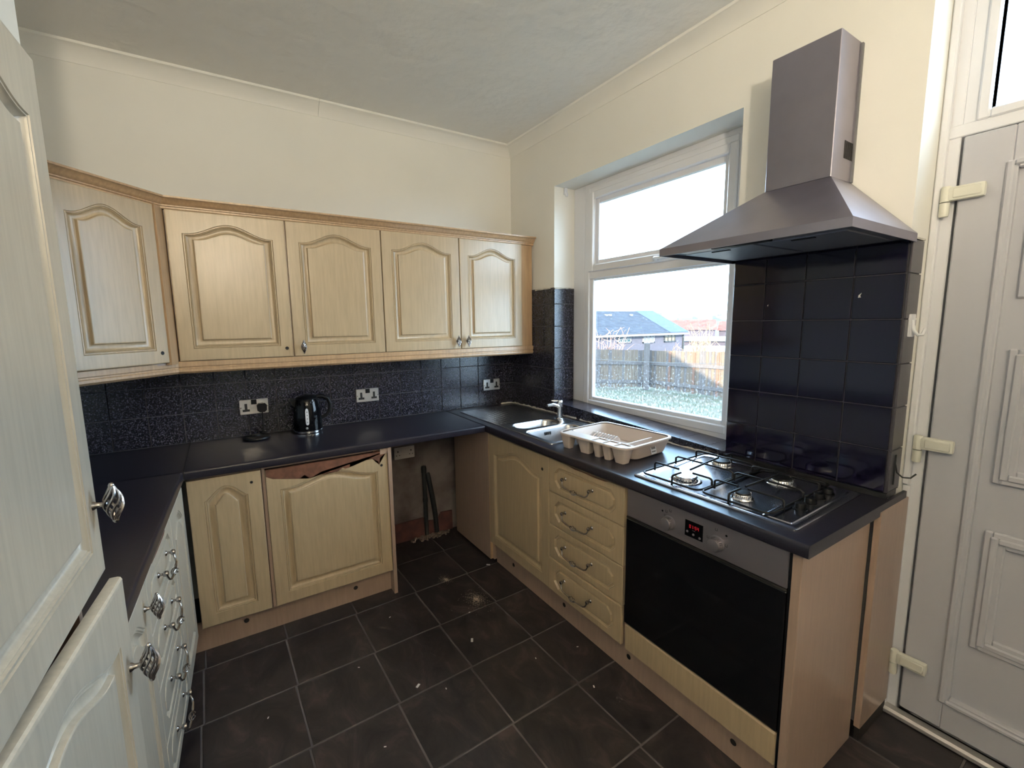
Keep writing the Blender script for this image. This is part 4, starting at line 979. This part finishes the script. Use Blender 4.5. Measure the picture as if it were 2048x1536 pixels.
b = MB(); slope(b, 33.25, HX1_ + .35, lift=.05); b.build('roof_extension', mat('new_slate', (.03, .045, .072), .6, noise=.2, nscale=3), hs)
MB().box(HX0_, HX1_ + .35, HYF - .42, HYF - .30, EZ - .26, EZ - .08).build('gutter', M_far, hs)
MB().box(HX1_ - .15, HX1_ - .03, HYF - .16, HYF - .02, -6, EZ - .2).build('downpipe', M_pipe, hs)
for x0, x1, z0, z1, mm, gl in ((26.7, 28.35, -.32, .22, M_far, (.025, .055, .065)), (29.85, 31.4, -.42, .36, M_far, (.10, .115, .125)), (32.75, 34.35, -.42, .36, M_pipe, (.15, .13, .09))):
    fw_ = MB()
    for q in ((x0, x0 + .1, z0, z1), (x1 - .1, x1, z0, z1), (x0, x1, z0, z0 + .1), (x0, x1, z1 - .1, z1), ((2 * x0 + x1) / 3 - .03, (2 * x0 + x1) / 3 + .03, z0, z1), ((x0 + 2 * x1) / 3 - .03, (x0 + 2 * x1) / 3 + .03, z0, z1), (x0, x1, z0 + .55 * (z1 - z0), z0 + .55 * (z1 - z0) + .05)):
        fw_.box(q[0], q[1], HYF - .1, HYF + .02, q[2], q[3])
    fo_ = fw_.build('window', mm, hs)
    MB().box(x0 + .05, x1 - .05, HYF - .04, HYF - .01, z0 + .05, z1 - .05).build('pane', mat('far_pane', gl, .5, spec=.1), fo_)
for x in (28.3, 28.75, 31.6): MB().box(x, x + .28, RYm - 1.0, RYm - .7, RZ - .45, RZ - .22).build('roof_vent', M_far, hs)
# hedges and bare shrubs
def shrub(name, label, az, D, zb, h, w_, n, c, grp=None):
    rnd = random.Random(int(az * 100)); p = polar(az, D); t = thing(name, label, 'shrub', (p[0], p[1], zb), 0, grp)
    b = MB()
    for k in range(n):
        a = rnd.random() * 6.28; l = h * rnd.uniform(.5, 1); r0 = rnd.random() * w_ * .4; dx, dy = math.cos(a), math.sin(a)
        q = [(p[0] + dx * r0, p[1] + dy * r0, zb)]
        for i in range(1, 4): q.append((p[0] + dx * (r0 + w_ * .6 * i / 3 * rnd.uniform(.5, 1)), p[1] + dy * (r0 + w_ * .6 * i / 3 * rnd.uniform(.5, 1)), zb + l * i / 3))
        b.tube(q, [.05, .04, .028, .012], 4)
        for i in (1, 2, 3):
            e = Vector(q[i]); b.tube([e, e + Vector((rnd.uniform(-.5, .5), rnd.uniform(-.5, .5), rnd.uniform(.2, .6))) * (h / 3.)], [.02, .008], 3)
    b.build('branches', mat(name + '_twigs', c, .9), t)
shrub('bare_shrub', 'bare reddish shrub in front of the grey house, behind the left fence', 45.6, 25, -1.9, 2.9, 1.3, 46, (.16, .10, .085))
shrub('bare_tree', 'bare pale tree behind the right fence', 34.4, 34, -1.9, 3.0, .9, 40, (.15, .11, .075))
shrub('bare_shrub', 'low bare brown shrub at the corner of the grey house', 36.3, 26.5, -2.0, 2.1, 1.1, 50, (.13, .09, .07))
shrub('bare_shrub', 'low tangled shrub at the far right above the sunlit fence', 30.8, 24, -2.0, 2.2, 1.6, 70, (.13, .11, .08))
# industrial sheds and red roofs
def shed(name, label, az0, az1, D, zb, zt, roof, wallc, rise=0, cat='building'):
    A, B = Vector(polar(az0, D)[:2]), Vector(polar(az1, D)[:2]); d = (B - A); L_ = d.length; d.normalize()
    M = Matrix.Identity(4); M[0][0], M[1][0] = d.x, d.y; M[0][1], M[1][1] = -d.y, d.x; M[0][3], M[1][3] = A.x, A.y
    if Vector((-d.y, d.x)).dot(A - Vector((CX, CY))) < 0: M[0][1], M[1][1] = d.y, -d.x
    t = thing(name, label, cat, (A.x, A.y, zb)); b = MB(M); b.box(0, L_, 0, 12, zb, zt); b.build('wall', wallc, t)
    b = MB(M); b.prism([(-.4, zt), (12.4, zt), (6, zt + rise)], -.3, L_ + .3, 'x'); 
    if roof.name.startswith('red'):
        for k in range(int(L_ / .9)): b.loops([[(k * .9, -.4, zt + .03), (k * .9 + .35, -.4, zt + .03)], [(k * .9, 6, zt + rise + .05), (k * .9 + .35, 6, zt + rise + .05)]], False)
    b.build('roof', roof, t)
M_redr = mat('red_roof', (.13, .05, .038), .8, noise=.4, nscale=.8); M_shed = mat('shed_wall', (.05, .043, .055), .9); M_pale = mat('pale_wall', (.3, .3, .31), .8)
shed('terraced_house', 'long red roofed building beyond the grey house', 38.2, 33.0, 85, -9, -.1, M_redr, M_shed, 1.75)
shed('terraced_house', 'second red roofed building at the right of the window view', 32.6, 27, 88, -9, -.3, M_redr, M_shed, 1.6)
shed('industrial_shed', 'long dark shed with a pale roof edge behind the fence', 38, 26, 60, -9, -.95, M_pale, M_shed, .35)
shed('garden_wall', 'long pale wall low behind the bare shrubs', 37, 26, 45, -6, -.50 - .9, M_pale, mat('wall_grey', (.14, .145, .17), .9), .12, 'wall')
MB().prism([(60, -80), (2500, -1500), (2500, 2500), (60, 140)], -16, -9.5, 'z').build('far_ground', mat('far_grass', (.06, .065, .05), .95, noise=.3, nscale=.05), struct('ground_valley'))
hl_ = struct('hills'); b = MB(); rows = []
for j, (D, sl) in enumerate(((260, -.035), (420, -.008), (620, .012), (700, .017), (820, .010))):
    rows.append([polar(14 + 2.0 * i, D, sl + .005 * math.sin(i * 1.7 + j) * .5 + max(0, (36 - (14 + 2. * i))) * .00035) for i in range(22)])
b.loops(rows, closed=False); b.build('hillside', mat('hill_green', (.075, .08, .075), .95, noise=.35, nscale=.03), hl_)
wc = [mat('town_wall', (.36, .35, .33), .9), mat('town_wall_brick', (.22, .16, .13), .9), mat('town_wall_grey', (.18, .185, .2), .9)]; rc = [mat('town_roof', (.12, .11, .115), .9), mat('town_roof_tile', (.2, .11, .085), .9)]
rnd = random.Random(4); spots = []
WN, RN = ('pale', 'brick', 'grey'), ('slate', 'tiled')
for k in range(400):
    az = rnd.uniform(30, 38.2); f = rnd.random(); D = 270 + 330 * f; sl = -.0335 + .044 * f ** .7
    if sl < -.002: sl = rnd.uniform(-.001, .012); D = 480 + 100 * rnd.random()
    p = polar(az, D, sl)
    if all(math.hypot(p[0] - q[0], p[1] - q[1]) > 19 for q in spots) and len(spots) < 52: spots.append(p)
for k, p in enumerate(spots):
    lab = 'tiny %s walled house with a %s roof on the distant hillside' % (WN[k % 3], RN[k % 2])
    t = thing('town_house', lab, 'house', p, rnd.random() * 3, '%s walled houses with %s roofs on the hillside' % (WN[k % 3], RN[k % 2]))
    w_, h_ = rnd.uniform(4, 8), rnd.uniform(2.2, 3.5); Mx = TM[t.name]
    b = MB(Mx); b.box(-w_, w_, -4, 4, -6, h_); b.build('wall', wc[k % 3], t)
    b = MB(Mx); b.prism([(-4.4, h_), (4.4, h_), (0, h_ + 3)], -w_ - .3, w_ + .3, 'x'); b.build('roof', rc[k % 2], t)

# ------------------------------------------------------------------ unseen fill lamp added behind the camera, bowl shaped to brighten upper walls
LXY = (-1.89, -3.92)
lp = thing('fill_light', 'added fill lamp with an open white bowl shade hanging behind the camera', 'light', (*LXY, H))
b = MB(); b.lathe([(.05, 0), (.05, -.02), (.03, -.03), (0, -.03)], (*LXY, H), 'z', 20); b.build('rose', M_white, lp, smooth=40)
b = MB()
for k in range(3):
    a = 2 * PI * k / 3; b.tube([(LXY[0], LXY[1], H - .03), (LXY[0] + .205 * math.cos(a), LXY[1] + .205 * math.sin(a), 2.205)], .003, 6)
b.build('chain', M_chrome, lp)
b = MB(); b.lathe([(.21, 2.205), (.20, 2.19), (.165, 2.165), (.10, 2.15), (0, 2.145), (0, 2.150), (.098, 2.155), (.162, 2.170), (.195, 2.194), (.204, 2.205), (.21, 2.205)], (*LXY, 0), 'z', 32, cap=False); b.build('bowl_shade', M_white, lp, smooth=50)
b = MB(); b.lathe([(0, 2.30), (.03, 2.292), (.055, 2.265), (.055, 2.24), (.03, 2.21), (.02, 2.17), (0, 2.165)], (*LXY, 0), 'z', 20, cap=False); b.build('bulb', mat('fill_bulb', (.8, .8, .8), .3, emit=((1.0, .88, .68), 800.)), lp, smooth=60)
# light portals mark the two openings for the sampler; they give off no light of their own
for nm, y, zc, sy, sz_ in (('window_portal', -1.19, 1.68, 1.15, 1.5), ('fanlight_portal', -2.90, 2.46, .8, .6)):
    ld = bpy.data.lights.new(nm, 'AREA'); ld.shape = 'RECTANGLE'; ld.size = sz_; ld.size_y = sy; ld.cycles.is_portal = True
    lo_ = bpy.data.objects.new(nm, ld); C.objects.link(lo_); lo_.location = (.30, y, zc); lo_.rotation_euler = (0, math.radians(90), 0)

for nm in ('rough_grass', 'fence_wood', 'fence_wood_grey', 'grass_blade', 'post_wood', 'house_render', 'house_slate', 'new_slate', 'red_roof', 'shed_wall', 'pale_wall', 'wall_grey', 'hill_green', 'far_grass', 'far_upvc'):
    for mm in bpy.data.materials:
        if mm.name.split('.')[0] == nm: mm.node_tree.nodes['Principled BSDF'].inputs['Specular IOR Level'].default_value = .08
